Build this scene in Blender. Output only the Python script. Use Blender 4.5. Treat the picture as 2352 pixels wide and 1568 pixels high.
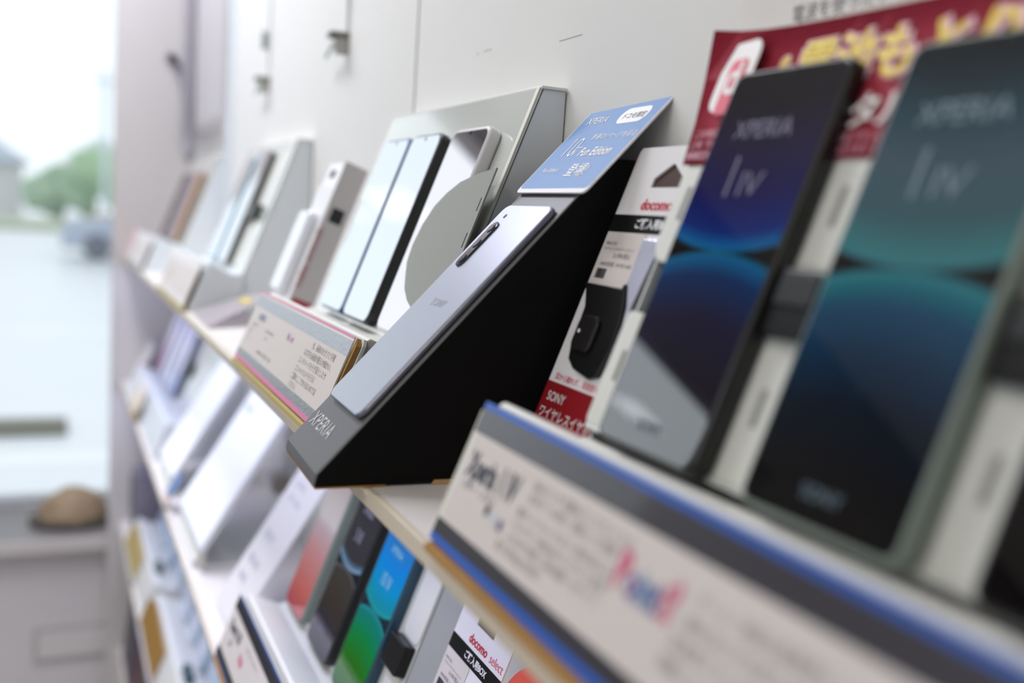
import bpy, bmesh, math, random
from mathutils import Vector, Matrix, noise
random.seed(4)
for o in list(bpy.data.objects): bpy.data.objects.remove(o)
S = bpy.context.scene
COL = S.collection
Z0 = 1.5                                    # camera height above the floor

# ------------------------------------------------------------------ camera
cam = bpy.data.cameras.new('camera'); camo = bpy.data.objects.new('camera', cam); COL.objects.link(camo)
R = Matrix(((0.41202522, 0.13668523, -0.90086201),
            (0.90889463, 0.00821159, 0.41694499),
            (0.06438773, -0.9905805, -0.12084909)))
M3 = Matrix((R.col[0], -R.col[1], -R.col[2])).transposed()
camo.matrix_world = Matrix.Translation((0, 0, Z0)) @ M3.to_4x4()
cam.sensor_width = 36; cam.lens = 35.0; cam.clip_start = .01; cam.clip_end = 500
cam.dof.use_dof = True; cam.dof.focus_distance = 0.605; cam.dof.aperture_fstop = 3.3
cam.dof.aperture_blades = 0
S.camera = camo
# ------------------------------------------------------------------ colour management
S.view_settings.view_transform = 'Standard'; S.view_settings.look = 'None'
S.view_settings.gamma = 1; S.view_settings.use_curve_mapping = False
S.view_settings.exposure = 0.2

def lin(c):
    if isinstance(c, str):
        c = tuple(int(c[i:i+2], 16) for i in (0, 2, 4))
    return tuple(((v/255)/12.92 if v/255 <= .04045 else ((v/255+.055)/1.055)**2.4) for v in c)

# ------------------------------------------------------------------ overcast sky
W = bpy.data.worlds.new('overcast_sky'); S.world = W; W.use_nodes = True
nt = W.node_tree; bgn = nt.nodes['Background']
tc = nt.nodes.new('ShaderNodeTexCoord'); nz = nt.nodes.new('ShaderNodeTexNoise'); nz.inputs['Scale'].default_value = 2.2
nz.inputs['Detail'].default_value = 3
rp = nt.nodes.new('ShaderNodeValToRGB'); nt.links.new(tc.outputs['Generated'], nz.inputs['Vector'])
nt.links.new(nz.outputs['Fac'], rp.inputs[0]); nt.links.new(rp.outputs[0], bgn.inputs[0])
rp.color_ramp.elements[0].position = .3; rp.color_ramp.elements[0].color = (*lin((232, 238, 246)), 1)
rp.color_ramp.elements[1].position = .7; rp.color_ramp.elements[1].color = (*lin((240, 247, 254)), 1)
bgn.inputs[1].default_value = 1.18

def area(name, loc, rot, sx, sy, power, col=(1, 1, 1), portal=False):
    l = bpy.data.lights.new(name, 'AREA'); l.shape = 'RECTANGLE'; l.size = sx; l.size_y = sy
    l.energy = power; l.color = col
    o = bpy.data.objects.new(name, l); COL.objects.link(o); o.location = loc; o.rotation_euler = rot
    if portal: l.cycles.is_portal = True
    return o
# daylight enters through the window opening in the left wall (portal only guides the sampling)
area('window_portal', (-2.93, -.77, Z0-.03), (0, math.radians(-90), 0), 1.66, 2.06, 1, portal=True)
area('added_window_portal', (.6, -3.655, Z0-.075), (math.radians(90), 0, 0), 3.2, 1.95, 1, portal=True)  # sampling portal of the added shop front
# unseen ceiling panels, added to brighten the display
CEIL = 2.62
ADDED_LAMPS = [(-1.45, -.12, 13), (-.15, -.95, 6), (1.2, -1.0, 3), (-1.1, -2.7, 20), (1.2, -2.6, 5)]
for (x, y, p) in ADDED_LAMPS:
    area('added_ceiling_light', (x, y, CEIL-.045), (0, 0, 0), .9, .25, p, lin((246, 248, 255) if x < -1 else (255, 247, 238)))
cool = area('added_display_light', (-2.25, -.10, CEIL-.045), (0, 0, 0), .5, .2, 9, lin((234, 236, 255)))  # added cool lamp that brightens the far end of the wall

# ------------------------------------------------------------------ materials
MATS = {}
def mat(name, col, rough=.5, metal=0., ior=1.45, spec=.5, bump=0., bscale=200., coat=0., vary=0., emit=None, vscale=12.):
    if name in MATS: return MATS[name]
    m = bpy.data.materials.new(name); m.use_nodes = True; n = m.node_tree
    b = n.nodes['Principled BSDF']; c = lin(col)
    b.inputs['Base Color'].default_value = (*c, 1); b.inputs['Roughness'].default_value = rough
    b.inputs['Metallic'].default_value = metal; b.inputs['IOR'].default_value = ior
    b.inputs['Specular IOR Level'].default_value = spec
    b.inputs['Coat Weight'].default_value = coat; b.inputs['Coat Roughness'].default_value = .05
    t = n.nodes.new('ShaderNodeTexCoord')
    if vary:
        z = n.nodes.new('ShaderNodeTexNoise'); z.inputs['Scale'].default_value = vscale; z.inputs['Detail'].default_value = 4
        r = n.nodes.new('ShaderNodeValToRGB')
        r.color_ramp.elements[0].color = (*[v*(1-vary) for v in c], 1); r.color_ramp.elements[1].color = (*[min(1, v*(1+vary*.5)) for v in c], 1)
        n.links.new(t.outputs['Object'], z.inputs['Vector']); n.links.new(z.outputs['Fac'], r.inputs[0]); n.links.new(r.outputs[0], b.inputs['Base Color'])
    if bump:
        z = n.nodes.new('ShaderNodeTexNoise'); z.inputs['Scale'].default_value = bscale; z.inputs['Detail'].default_value = 3
        bp = n.nodes.new('ShaderNodeBump'); bp.inputs['Strength'].default_value = bump; bp.inputs['Distance'].default_value = .001
        n.links.new(t.outputs['Object'], z.inputs['Vector']); n.links.new(z.outputs['Fac'], bp.inputs['Height']); n.links.new(bp.outputs[0], b.inputs['Normal'])
    if emit:
        b.inputs['Emission Color'].default_value = (*lin(col), 1); b.inputs['Emission Strength'].default_value = emit
    MATS[name] = m; return m

def glass_mat():
    m = bpy.data.materials.new('window_glass'); m.use_nodes = True; n = m.node_tree; n.nodes.clear()
    o = n.nodes.new('ShaderNodeOutputMaterial'); mx = n.nodes.new('ShaderNodeMixShader')
    f = n.nodes.new('ShaderNodeFresnel'); f.inputs[0].default_value = 1.3
    t = n.nodes.new('ShaderNodeBsdfTransparent'); t.inputs[0].default_value = (.97, .985, .98, 1); g = n.nodes.new('ShaderNodeBsdfGlossy'); g.inputs['Roughness'].default_value = .02
    n.links.new(f.outputs[0], mx.inputs[0]); n.links.new(t.outputs[0], mx.inputs[1]); n.links.new(g.outputs[0], mx.inputs[2]); n.links.new(mx.outputs[0], o.inputs[0])
    return m

class NB:
    """small node-expression helper"""
    def __init__(s, m): s.n = m.node_tree
    def m(s, op, a, b=None, clamp=False):
        x = s.n.nodes.new('ShaderNodeMath'); x.operation = op; x.use_clamp = clamp
        for i, v in enumerate((a, b)):
            if v is None: continue
            if isinstance(v, (int, float)): x.inputs[i].default_value = v
            else: s.n.links.new(v, x.inputs[i])
        return x.outputs[0]
    def ramp(s, f, stops):
        r = s.n.nodes.new('ShaderNodeValToRGB'); cr = r.color_ramp
        while len(cr.elements) < len(stops): cr.elements.new(.5)
        for e, (p, c) in zip(cr.elements, stops): e.position = p; e.color = (*lin(c), 1)
        s.n.links.new(f, r.inputs[0]); return r.outputs[0]
    def mix(s, f, a, b):
        x = s.n.nodes.new('ShaderNodeMix'); x.data_type = 'RGBA'
        s.n.links.new(f, x.inputs['Factor'])
        for k, v in ((6, a), (7, b)):
            if isinstance(v, (str, tuple)): x.inputs[k].default_value = (*lin(v), 1)
            else: s.n.links.new(v, x.inputs[k])
        return x.outputs[2]
def screen_mat(name, top, bot, split=.515, bend=.16, wedge='141414', ior=2.6, rough=.03, gap=.0, centre=.5):
    """printed wallpaper: two lobes of colour that touch in the middle of the display"""
    if name in MATS: return MATS[name]
    m = bpy.data.materials.new(name); m.use_nodes = True; b = m.node_tree.nodes['Principled BSDF']; N = NB(m)
    uv = m.node_tree.nodes.new('ShaderNodeUVMap'); sp = m.node_tree.nodes.new('ShaderNodeSeparateXYZ'); N.n.links.new(uv.outputs[0], sp.inputs[0])
    u, v = sp.outputs[0], sp.outputs[1]
    du = N.m('SUBTRACT', u, centre); q = N.m('MULTIPLY', N.m('MULTIPLY', du, du), bend)
    yt = N.m('ADD', q, split+gap); yb = N.m('SUBTRACT', split-gap, q)
    dt = N.m('SUBTRACT', v, yt); db = N.m('SUBTRACT', yb, v)
    ct = N.ramp(N.m('DIVIDE', dt, .5, True), top); cb = N.ramp(N.m('DIVIDE', db, .5, True), bot)
    st = N.m('DIVIDE', N.m('ADD', dt, .004), .012, True); sb = N.m('DIVIDE', N.m('ADD', db, .004), .012, True)
    c = N.mix(st, wedge, ct); c = N.mix(sb, c, cb)
    N.n.links.new(c, b.inputs['Base Color']); b.inputs['Roughness'].default_value = rough; b.inputs['IOR'].default_value = ior
    MATS[name] = m; return m
def grad_mat(name, stops, axis=1, rough=.4, ior=1.5, glow=0.):
    if name in MATS: return MATS[name]
    m = bpy.data.materials.new(name); m.use_nodes = True; b = m.node_tree.nodes['Principled BSDF']; N = NB(m)
    uv = m.node_tree.nodes.new('ShaderNodeUVMap'); sp = m.node_tree.nodes.new('ShaderNodeSeparateXYZ'); N.n.links.new(uv.outputs[0], sp.inputs[0])
    rr_ = N.ramp(sp.outputs[axis], stops); N.n.links.new(rr_, b.inputs['Base Color'])
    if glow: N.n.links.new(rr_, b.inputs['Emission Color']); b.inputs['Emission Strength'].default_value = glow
    b.inputs['Roughness'].default_value = rough; b.inputs['IOR'].default_value = ior
    MATS[name] = m; return m

wall_m = mat('painted_wall', (228, 228, 225), .55, vary=.03, bump=.05, bscale=60)
wallp_m = mat('plaster_wall', (232, 230, 228), .8, vary=.05)
shelf_m = mat('shelf_cream', (226, 222, 220), .42, vary=.03)
lip_m = mat('shelf_lip', (214, 204, 184), .38, spec=.6)
lipline_m = mat('shelf_lip_line', (232, 226, 214), .4)
sheet_m = mat('grey_white_sheet_metal', (214, 218, 212), .2, spec=.8, coat=1., bump=.03, bscale=500)
side_m = mat('grey_sheet_side', (216, 222, 226), .35)
base_m = mat('white_plastic', (222, 223, 217), .4)
black_m = mat('matte_black_card', (16, 16, 16), .6, spec=.12)
blackf_m = mat('charcoal_card_sheen', (98, 98, 101), .42, spec=.5, bump=.03, bscale=900)  # charcoal front of the stand, lightened to paint in its sheen
card_brown = mat('brown_cardboard', (165, 124, 66), .8, vary=.15, vscale=80)
kraft = mat('kraft_edge', (200, 165, 110), .8)
silver_m = mat('satin_silver', (176, 182, 196), .3, metal=.35, spec=.7)
silver_edge = mat('silver_edge', (120, 120, 132), .3, metal=.8)
lens_m = mat('camera_glass', (22, 22, 24), .12, ior=1.8)
lensr_m = mat('lens_ring', (70, 70, 74), .25, metal=.9)
white_p = mat('white_print', (240, 240, 242), .6)
paper = mat('white_paper', (240, 238, 236), .6, vary=.02)
paper_cream = mat('cream_paper', (214, 207, 203), .55, vary=.03)
glare = mat('glossy_paper', (240, 238, 240), .2, coat=.6)
ink = mat('dark_ink', (48, 48, 56), .6)
ink_soft = mat('grey_ink', (128, 124, 126), .6)
ink_blue = mat('blue_grey_ink', (110, 130, 168), .6)
red_ink = mat('red_ink', (200, 32, 60), .5)
red_panel = mat('deep_red_print', (138, 16, 26), .45)
poster_red = mat('crimson_print', (214, 74, 98), .5, vary=.04)
yellow_ink = mat('yellow_ink', (236, 206, 20), .5)
pinkw = mat('pink_white_ink', (232, 180, 196), .5)
card_blue = mat('blue_print', (88, 132, 186), .5)
frame_blue = mat('blue_line_print', (52, 100, 190), .35, spec=.6)
frame_grey = mat('charcoal_band_print', (66, 64, 70), .3, coat=.5)
frame_silver = mat('silver_band_print', (178, 180, 186), .3, metal=.7, bump=.3, bscale=300)
frame_pink = mat('pink_line_print', (220, 128, 166), .4)
plastic_black = mat('black_plastic', (18, 19, 19), .35)
phone_black = mat('phone_black_frame', (16, 18, 18), .3, spec=.6)
phone_navy = mat('phone_navy_frame', (66, 84, 124), .3, metal=.3)
phone_white = mat('phone_white_frame', (206, 206, 208), .3)
phone_teal = mat('phone_teal_frame', (108, 158, 172), .3)
phone_grey = mat('phone_grey_frame', (104, 104, 98), .35)
phone_sage = mat('phone_sage_frame', (126, 138, 130), .35)
mirror_scr = mat('blank_mirror_screen', (226, 230, 240), .02, metal=.92, ior=1.8)
mirror_pink = mat('blank_rosy_screen', (238, 230, 234), .02, metal=.92, ior=1.8)
bezel_m = mat('screen_bezel', (20, 20, 22), .15)

# ------------------------------------------------------------------ mesh helpers
def V(*a): return Vector(a)
class Frame:
    def __init__(s, o, ux, uy):
        s.o = Vector(o); s.ux = Vector(ux).normalized(); s.uy = Vector(uy).normalized(); s.n = s.ux.cross(s.uy).normalized()
    def p(s, u, v, h=0): return s.o + s.ux*u + s.uy*v + s.n*h
def bm_new():
    b = bmesh.new(); b.loops.layers.uv.new('UVMap'); return b
def prism(bm, pts, fr, h0, h1, uvbox=None):
    """extrude a planar outline (u, v) between heights h0 and h1 of a frame; front face gets 0..1 uv"""
    uvl = bm.loops.layers.uv.active
    us = [p[0] for p in pts]; vs = [p[1] for p in pts]
    if uvbox is None: uvbox = (min(us), min(vs), max(us), max(vs))
    a = [bm.verts.new(fr.p(u, v, h0)) for u, v in pts]; b = [bm.verts.new(fr.p(u, v, h1)) for u, v in pts]
    n = len(pts); fs = []
    fs.append((bm.faces.new(b), pts)); fs.append((bm.faces.new(a[::-1]), pts[::-1]))
    for i in range(n):
        j = (i+1) % n; fs.append((bm.faces.new((a[i], a[j], b[j], b[i])), [pts[i], pts[j], pts[j], pts[i]]))
    for f, pp in fs:
        for l, (u, v) in zip(f.loops, pp):
            l[uvl].uv = ((u-uvbox[0])/max(1e-6, uvbox[2]-uvbox[0]), (v-uvbox[1])/max(1e-6, uvbox[3]-uvbox[1]))
def rrect(u0, v0, u1, v1, r, k=5):
    if r <= 0: return [(u0, v0), (u1, v0), (u1, v1), (u0, v1)]
    out = []
    for cx, cy, a0 in ((u1-r, v0+r, -90), (u1-r, v1-r, 0), (u0+r, v1-r, 90), (u0+r, v0+r, 180)):
        for i in range(k+1):
            a = math.radians(a0+90*i/k); out.append((cx+r*math.cos(a), cy+r*math.sin(a)))
    return out
WORLD = {}
def finish(name, bm, m, parent=None, bevel=0, seg=2, smooth=False, subsurf=0):
    bmesh.ops.recalc_face_normals(bm, faces=bm.faces)
    me = bpy.data.meshes.new(name); 
    off = WORLD[parent.name] if parent is not None else Vector((0, 0, 0))
    bmesh.ops.translate(bm, verts=bm.verts, vec=-off)
    bm.to_mesh(me); bm.free()
    ms = m if isinstance(m, (list, tuple)) else [m]
    for x in ms: me.materials.append(x)
    o = bpy.data.objects.new(name, me); COL.objects.link(o)
    if parent is not None: o.parent = parent
    WORLD[o.name] = off
    if smooth:
        for p in me.polygons: p.use_smooth = True
    if bevel:
        md = o.modifiers.new('bevel', 'BEVEL'); md.width = bevel; md.segments = seg; md.limit_method = 'ANGLE'; md.angle_limit = math.radians(40)
        md.harden_normals = False
    if subsurf:
        md = o.modifiers.new('sub', 'SUBSURF'); md.levels = subsurf; md.render_levels = subsurf
    return o
def slab(name, pts, fr, h0, h1, m, parent, bevel=0, seg=2):
    bm = bm_new(); prism(bm, pts, fr, h0, h1); return finish(name, bm, m, parent, bevel, seg)
def box(bm, lo, hi):
    fr = Frame((0, 0, 0), (1, 0, 0), (0, 1, 0)); prism(bm, rrect(lo[0], lo[1], hi[0], hi[1], 0), fr, lo[2], hi[2])
def boxo(name, lo, hi, m, parent=None, bevel=0):
    lo = (lo[0], lo[1], lo[2]+Z0); hi = (hi[0], hi[1], hi[2]+Z0)
    bm = bm_new(); box(bm, lo, hi); return finish(name, bm, m, parent, bevel)
def thing(name, label, cat, loc, group=None):
    o = bpy.data.objects.new(name, None); COL.objects.link(o); o.empty_display_size = .02
    o.location = (loc[0], loc[1], loc[2]+Z0); WORLD[o.name] = Vector(o.location)
    o['label'] = label; o['category'] = cat
    if group: o['group'] = group
    return o
def tag(o, label, cat, group=None):
    o['label'] = label; o['category'] = cat
    if group: o['group'] = group
    return o
def settle(o):
    """move a top-level mesh's origin to the middle of its base"""
    me = o.data; xs = [v.co for v in me.vertices]
    c = Vector(((min(v.x for v in xs)+max(v.x for v in xs))/2, (min(v.y for v in xs)+max(v.y for v in xs))/2, min(v.z for v in xs)))
    me.transform(Matrix.Translation(-c)); o.location = c; WORLD[o.name] = c; return o
def struct(o): o['kind'] = 'structure'; return o
XPR = Frame((0, 0, 0), (0, 1, 0), (0, 0, 1))          # profile (y, z) extruded along x
def xprism(name, prof, x0, x1, m, parent, bevel=0, seg=2):
    bm = bm_new(); prism(bm, [(y, z+Z0) for y, z in prof], XPR, x0, x1); return finish(name, bm, m, parent, bevel, seg)
def text(parent, s, fr, u, v, size, m, h=.0003, align='LEFT', sx=1.0, shear=0., thick=.00015, bold=0., name='printed_text', space=1.):
    """lettering as real mesh on a surface; several strings join in one mesh when s is a list of (s,u,v,size)"""
    items = s if isinstance(s, list) else [(s, u, v, size)]
    bm = bm_new()
    for (st, uu, vv, sz) in items:
        cu = bpy.data.curves.new('t', 'FONT'); cu.body = st; cu.size = sz; cu.align_x = align; cu.shear = shear; cu.offset = bold; cu.space_character = space
        cu.resolution_u = 3
        ob = bpy.data.objects.new('t', cu); COL.objects.link(ob)
        dg = bpy.context.evaluated_depsgraph_get(); me = bpy.data.meshes.new_from_object(ob.evaluated_get(dg))
        vs = [bm.verts.new(fr.p(uu+p.co.x*sx, vv+p.co.y, h)) for p in me.vertices]
        for p in me.polygons:
            try: bm.faces.new([vs[i] for i in p.vertices])
            except ValueError: pass
        bpy.data.objects.remove(ob); bpy.data.curves.remove(cu); bpy.data.meshes.remove(me)
    me = bpy.data.meshes.new(name); bm.normal_update()
    off = WORLD[parent.name]; bmesh.ops.translate(bm, verts=bm.verts, vec=-off)
    # face the reader
    for f in bm.faces:
        if f.normal.dot(fr.n) < 0: f.normal_flip()
    bm.to_mesh(me); bm.free(); me.materials.append(m)
    o = bpy.data.objects.new(name, me); COL.objects.link(o); o.parent = parent; WORLD[o.name] = off
    return o

# ------------------------------------------------------------------ room shell
YW, XL, YF, XR = .303, -2.62, -3.6, 2.4
FL, CE = -1.5, CEIL-Z0
XG = -2.92
WIN = (-1.80, .26, -.857, .80)               # window opening y0, y1, z0, z1
struct(boxo('floor', (XG-.1, YF-.1, FL-.06), (XR+.1, YW+.1, FL), mat('floor_vinyl', (205, 200, 196), .4, vary=.1)))
struct(boxo('ceiling', (XG-.1, YF-.1, CE), (XR+.1, YW+.1, CE+.06), mat('ceiling_panels', (122, 117, 112), .8)))
seam = -.906
struct(boxo('wall_back', (XG-.1, YW, FL), (XR+.1, YW+.08, CE), wall_m))
struct(boxo('wall_right', (XR, YF-.1, FL), (XR+.08, YW+.1, CE), wallp_m))
W2 = (-1.0, 2.2, -1.05, .90)
bm = bm_new()
for lo, hi in (((XG-.1, FL), (W2[0], CE)), ((W2[1], FL), (XR+.1, CE)), ((W2[0], FL), (W2[1], W2[2])), ((W2[0], W2[3]), (W2[1], CE))):
    box(bm, (lo[0], YF-.08, lo[1]+Z0), (hi[0], YF, hi[1]+Z0))
struct(finish('wall_front', bm, wallp_m))
bm = bm_new()
box(bm, (XG-.08, WIN[0], FL+Z0), (XL-.04, WIN[1], WIN[2]-.03+Z0)); box(bm, (XG-.08, WIN[1], FL+Z0), (XL, YW, CE+Z0))
struct(finish('wall_left', bm, mat('window_wall_paint', (206, 202, 200), .7, vary=.04)))
# dark unseen wall and blocks added to keep phone reflections dark
refl_dark_m = mat('reflection_dark', (64, 58, 55), .7, vary=.1)
bm = bm_new()
box(bm, (XG-.08, YF, FL+Z0), (XL, WIN[0], CE+Z0)); box(bm, (XG-.08, WIN[0], WIN[3]+Z0), (XL, WIN[1], CE+Z0))
box(bm, (XL-.12, WIN[0], WIN[2]+Z0), (XL, -.30, 0.0+Z0)); box(bm, (XL-.12, WIN[0], .68+Z0), (XL, -.80, WIN[3]+Z0))
struct(finish('reflection_blockers', bm, refl_dark_m))
# unseen glazed shop front behind the camera, added to brighten the shelves
w2 = struct(boxo('added_window', (W2[0], YF-.045, W2[2]), (W2[1], YF-.040, W2[3]), glass_mat()))
WORLD[w2.name] = Vector((0, 0, 0))
for lo, hi in (((W2[0], W2[2]), (W2[1], W2[2]+.05)), ((W2[0], W2[3]-.05), (W2[1], W2[3])), ((W2[0], W2[2]), (W2[0]+.05, W2[3])), ((W2[1]-.05, W2[2]), (W2[1], W2[3])), ((.575, W2[2]), (.625, W2[3]))):
    boxo('window_frame', (lo[0], YF-.07, lo[1]), (hi[0], YF-.02, hi[1]), mat('window_frame_grey', (190, 192, 194), .4), w2)
# window with sill, frame and glass
w1 = struct(boxo('window_1', (XG-.045, WIN[0], WIN[2]), (XG-.040, WIN[1], WIN[3]), glass_mat()))
WORLD[w1.name] = Vector((0, 0, 0))
bm = bm_new()
for lo, hi in (((XG-.07, WIN[0], WIN[2]), (XG-.02, WIN[1], WIN[2]+.02)), ((XG-.07, WIN[0], WIN[3]-.045), (XG-.02, WIN[1], WIN[3])),
               ((XG-.07, WIN[0], WIN[2]), (XG-.02, WIN[0]+.05, WIN[3])), ((XG-.07, WIN[1]-.05, WIN[2]), (XG-.02, WIN[1], WIN[3]))):
    box(bm, (lo[0], lo[1], lo[2]+Z0), (hi[0], hi[1], hi[2]+Z0))
finish('window_frame', bm, mat('window_frame_grey', (190, 192, 194), .4), w1, .003)
boxo('window_sill', (XG-.02, WIN[0], WIN[2]-.03), (XL-.0, WIN[1], WIN[2]), mat('sill_grey_top', (136, 134, 132), .5, vary=.04), w1, .003)
boxo('sill_front_strip', (XL-.001, WIN[0], WIN[2]-.032), (XL+.008, WIN[1], WIN[2]+.002), mat('sill_pale_edge', (196, 190, 184), .45), w1, .002)
# inspection panel outlined on the wall below the sill
bm = bm_new(); FRX = Frame((XL-.04, 0, Z0), (0, 1, 0), (0, 0, 1))
box(bm, (XL-.041, -.045, -1.19+Z0), (XL-.034, .2, -1.097+Z0))
pn = finish('access_panel', bm, mat('access_panel_grey', (176, 172, 168), .5), None, .002); settle(pn); tag(pn, 'pale grey rectangular cover plate on the wall under the window sill', 'cover plate')
bm = bm_new(); box(bm, (XL-.034, -.032, -1.178+Z0), (XL-.031, .19, -1.109+Z0)); finish('inset_face', bm, mat('inset_pale', (206, 201, 197), .5), pn, .001)
# end partition panel of the display wall
pt = xprism('end_partition', [(.122, FL), (YW-.0005, FL), (YW-.0005, CE-.001), (.122, CE-.001)], -2.580, -2.555, mat('partition_grey', (196, 192, 190), .55, vary=.04), None, .002)
settle(pt); tag(pt, 'tall grey-beige end panel closing the display wall beside the window', 'partition panel')
# joint of two wall boards
struct(boxo('trim_1', (seam-.0014, YW-.0008, -.14), (seam+.0014, YW+.001, CE), mat('seam_grey', (190, 186, 178), .7)))
struct(boxo('trim_2', (-1.985, YW-.012, -.14), (-1.968, YW+.001, CE), mat('pale_post', (214, 220, 226), .5)))
# housings and diffusers of the added, unseen ceiling lamps
for i, (x, y, p) in enumerate(ADDED_LAMPS+[(-2.25, -.10, 1)]):
    t = thing('added_ceiling_lamp', ['added long ceiling lamp running above the display wall', 'added long ceiling lamp over the near aisle', 'added long ceiling lamp at the right end of the near aisle', 'added long ceiling lamp over the far aisle', 'added long ceiling lamp at the right end of the far aisle', 'added small ceiling lamp close to the window wall'][i], 'lamp', (x, y, CE-.04))
    w, d = (.47, .145) if i < 5 else (.27, .12)
    bm = bm_new(); box(bm, (x-w, y-d, CE-.04+Z0), (x+w, y+d, CE+Z0)); finish('housing', bm, base_m, t, .004)
    bm = bm_new(); box(bm, (x-w+.02, y-d+.02, CE-.044+Z0), (x+w-.02, y+d-.02, CE-.04+Z0)); finish('diffuser', bm, mat('lamp_diffuser', (255, 248, 240), .5, emit=1.2), t)

# ------------------------------------------------------------------ shelves
D1, D2, D3, D4 = 0., -.305, -.655, -.98
SHN = {0.: 'upper', D2: 'second', D3: 'third', D4: 'lowest'}
YE = .148
def shelf(D, label):
    z = -.1417+D
    t = thing('shelf_board', label, 'shelf', (-1.1, .22, z-.009))
    xprism('board', [(YE+.002, z-.009), (YW-.0005, z-.009), (YW-.0005, z), (YE+.002, z)], -2.55, .12, shelf_m, t)
    xprism('front_lip', [(YE-.0015, z-.0098), (YE+.002, z-.0098), (YE+.002, z), (YE-.0015, z)], -2.55, .12, lip_m, t, .0006)
    xprism('bright_edge', [(YE-.0022, z-.003), (YE-.0015, z-.003), (YE-.0015, z-.0006), (YE-.0022, z-.0006)], -2.55, -.48, lipline_m, t)
def unseen_led_bar(D, power):  # unseen cool bar, added to brighten the shelf below
    z = -.1417+D-.009
    l = bpy.data.lights.new('unseen_led_light', 'AREA'); l.shape = 'RECTANGLE'; l.size = 2.0; l.size_y = .005; l.energy = power; l.color = lin((206, 210, 255))
    o = bpy.data.objects.new('unseen_led_light', l); COL.objects.link(o); o.location = (-1.5, .159, z-.0068+Z0)
    root = [q for q in bpy.data.objects if q.name.startswith('shelf_board') and q.parent is None][-1]
    xprism('unseen_led_bar', [(.154, z-.0060), (.164, z-.0060), (.164, z-.0003), (.154, z-.0003)], -2.5, -.5, mat('led_housing', (210, 212, 216), .4), root, .0005)
shelf(D1, 'cream metal shelf carrying the black phone stand, uppermost of four')
unseen_led_bar(D1, 1.5)
shelf(D2, 'pale metal shelf carrying the tilted tablets, second from the top')
unseen_led_bar(D2, 1.5)
shelf(D3, 'pale metal shelf with the two mustard price cards, third from the top')
shelf(D4, 'lowest shelf in view, crowded with dark boxed leaflets')
for x in (-.80, ):
    pass

# ------------------------------------------------------------------ frames of the phone stands
U = (0, .3454, .9385)
def SF(x, D, y0=.219): return Frame((x, y0, -.089+D+Z0), (1, 0, 0), U)            # sloping sheet
def LF(x, D): return Frame((x, .1500, -.138+D+Z0), (1, 0, 0), (0, .366, .931))     # card holder front
SHEET_H = .187

def phone_stand(x0, x1, D, label, notchL=.03, notchR=.0, group='sheet metal phone stands', nz=(.060, .105), sheet=sheet_m, base=None, deep=False):
    fr = SF(x0, D); w = x1-x0
    t = thing('phone_stand', label, 'display stand', ((x0+x1)/2, .22, -.1417+D), group)
    a, b = nz
    pts = [(0, -.002), (w, -.002)]
    if notchR:
        pts += [(w, a), (w-notchR*.8, a), (w-notchR, a+.006), (w-notchR, b-.009), (w-notchR*.9, b-.003), (w-notchR*.6, b), (w-notchR*.15, b), (w, b+.006)]
    pts += [(w, SHEET_H), (0, SHEET_H)]
    if notchL:
        pts += [(0, b+.006), (notchL*.15, b), (notchL*.6, b), (notchL*.9, b-.003), (notchL, b-.009), (notchL, a+.006), (notchL*.8, a), (0, a)]
    slab('backboard', pts, fr, -.0016, 0, sheet, t, .0006)
    # top flange towards the wall
    ytop = .219+SHEET_H*.3454; zt = -.089+D+SHEET_H*.9385
    xprism('top_flange', [(ytop-.0006, zt-.0014), (YW-.0008, zt-.0014), (YW-.0008, zt+.0006), (ytop-.0002, zt+.0006)], x0, x1+.0015, base_m, t, .0004)
    for nm, xx in (('side_plate', x0+.0008), ('side_plate', x1-.0022)):
        xprism(nm, [(.2215, -.0885+D), (.2215+.0006, -.1417+D), (YW-.0012, -.1417+D), (YW-.0012, zt-.0016), (ytop+.0022, zt-.0016)], xx, xx+.0014, side_m, t)
    # base with the ledge the phones stand on
    xprism('base_ledge', ([(.2205, -.0950+D), (.2045, -.0970+D), (.1835, -.0880+D), (.1805, -.0795+D)] if deep else [(.2205, -.0905+D), (.2065, -.0925+D), (.180, -.0795+D)])+[ (.1775, -.0785+D), (.1755, -.0798+D), (.1532, -.137+D), (.1532, -.1417+D), (.2205, -.1417+D)], x0, x1, base or base_m, t, .0012)
    return t

def phone(x0, D, label, w=.071, L=.158, th=.0094, body=phone_black, scr=mirror_scr, l0=.001, r=.009, texts=(), camera=True, group='display phones leaning on the sheet metal stands', fr=None, name='display_phone', h0=.0003, bez=.0022, slots=True):
    fr = fr or SF(x0, D)
    c = fr.p(w/2, l0, th/2)
    t = thing(name, label, 'phone', (c.x, c.y, c.z-Z0), group)
    slab('phone_body', rrect(0, l0, w, l0+L, r), fr, h0, h0+th, body, t, .0022, 3)
    slab('screen', rrect(bez, l0+bez, w-bez, l0+L-bez, r-bez*.8), fr, h0+th-.0004, h0+th+.00012, scr, t)
    if camera:
        bm = bm_new(); prism(bm, [(w*.5+.0016*math.cos(a*.524), l0+L-.0045+.0016*math.sin(a*.524)) for a in range(12)], fr, h0+th+.0001, h0+th+.0003); finish('front_camera', bm, lens_m, t)
        slab('side_button', rrect(0, l0+L*.55, .004, l0+L*.64, .0005), Frame(fr.p(w, 0, h0+.002), fr.n, fr.uy), -.0003, .0006, body, t)
    for (s, u, v, sz, m, kw) in texts:
        text(t, s, fr, u, l0+v, sz, m, h=h0+th+.0003, **kw)
    return t

# ================================================================== UPPER SHELF
# ---- stand A, nearest (frame right)
G_A = phone_stand(-.3885, -.060, D1, 'large off-white sheet metal stand at the right of the upper shelf, the nearest one', notchL=.026, nz=(.0535, .0795), deep=True, group=None)
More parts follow.
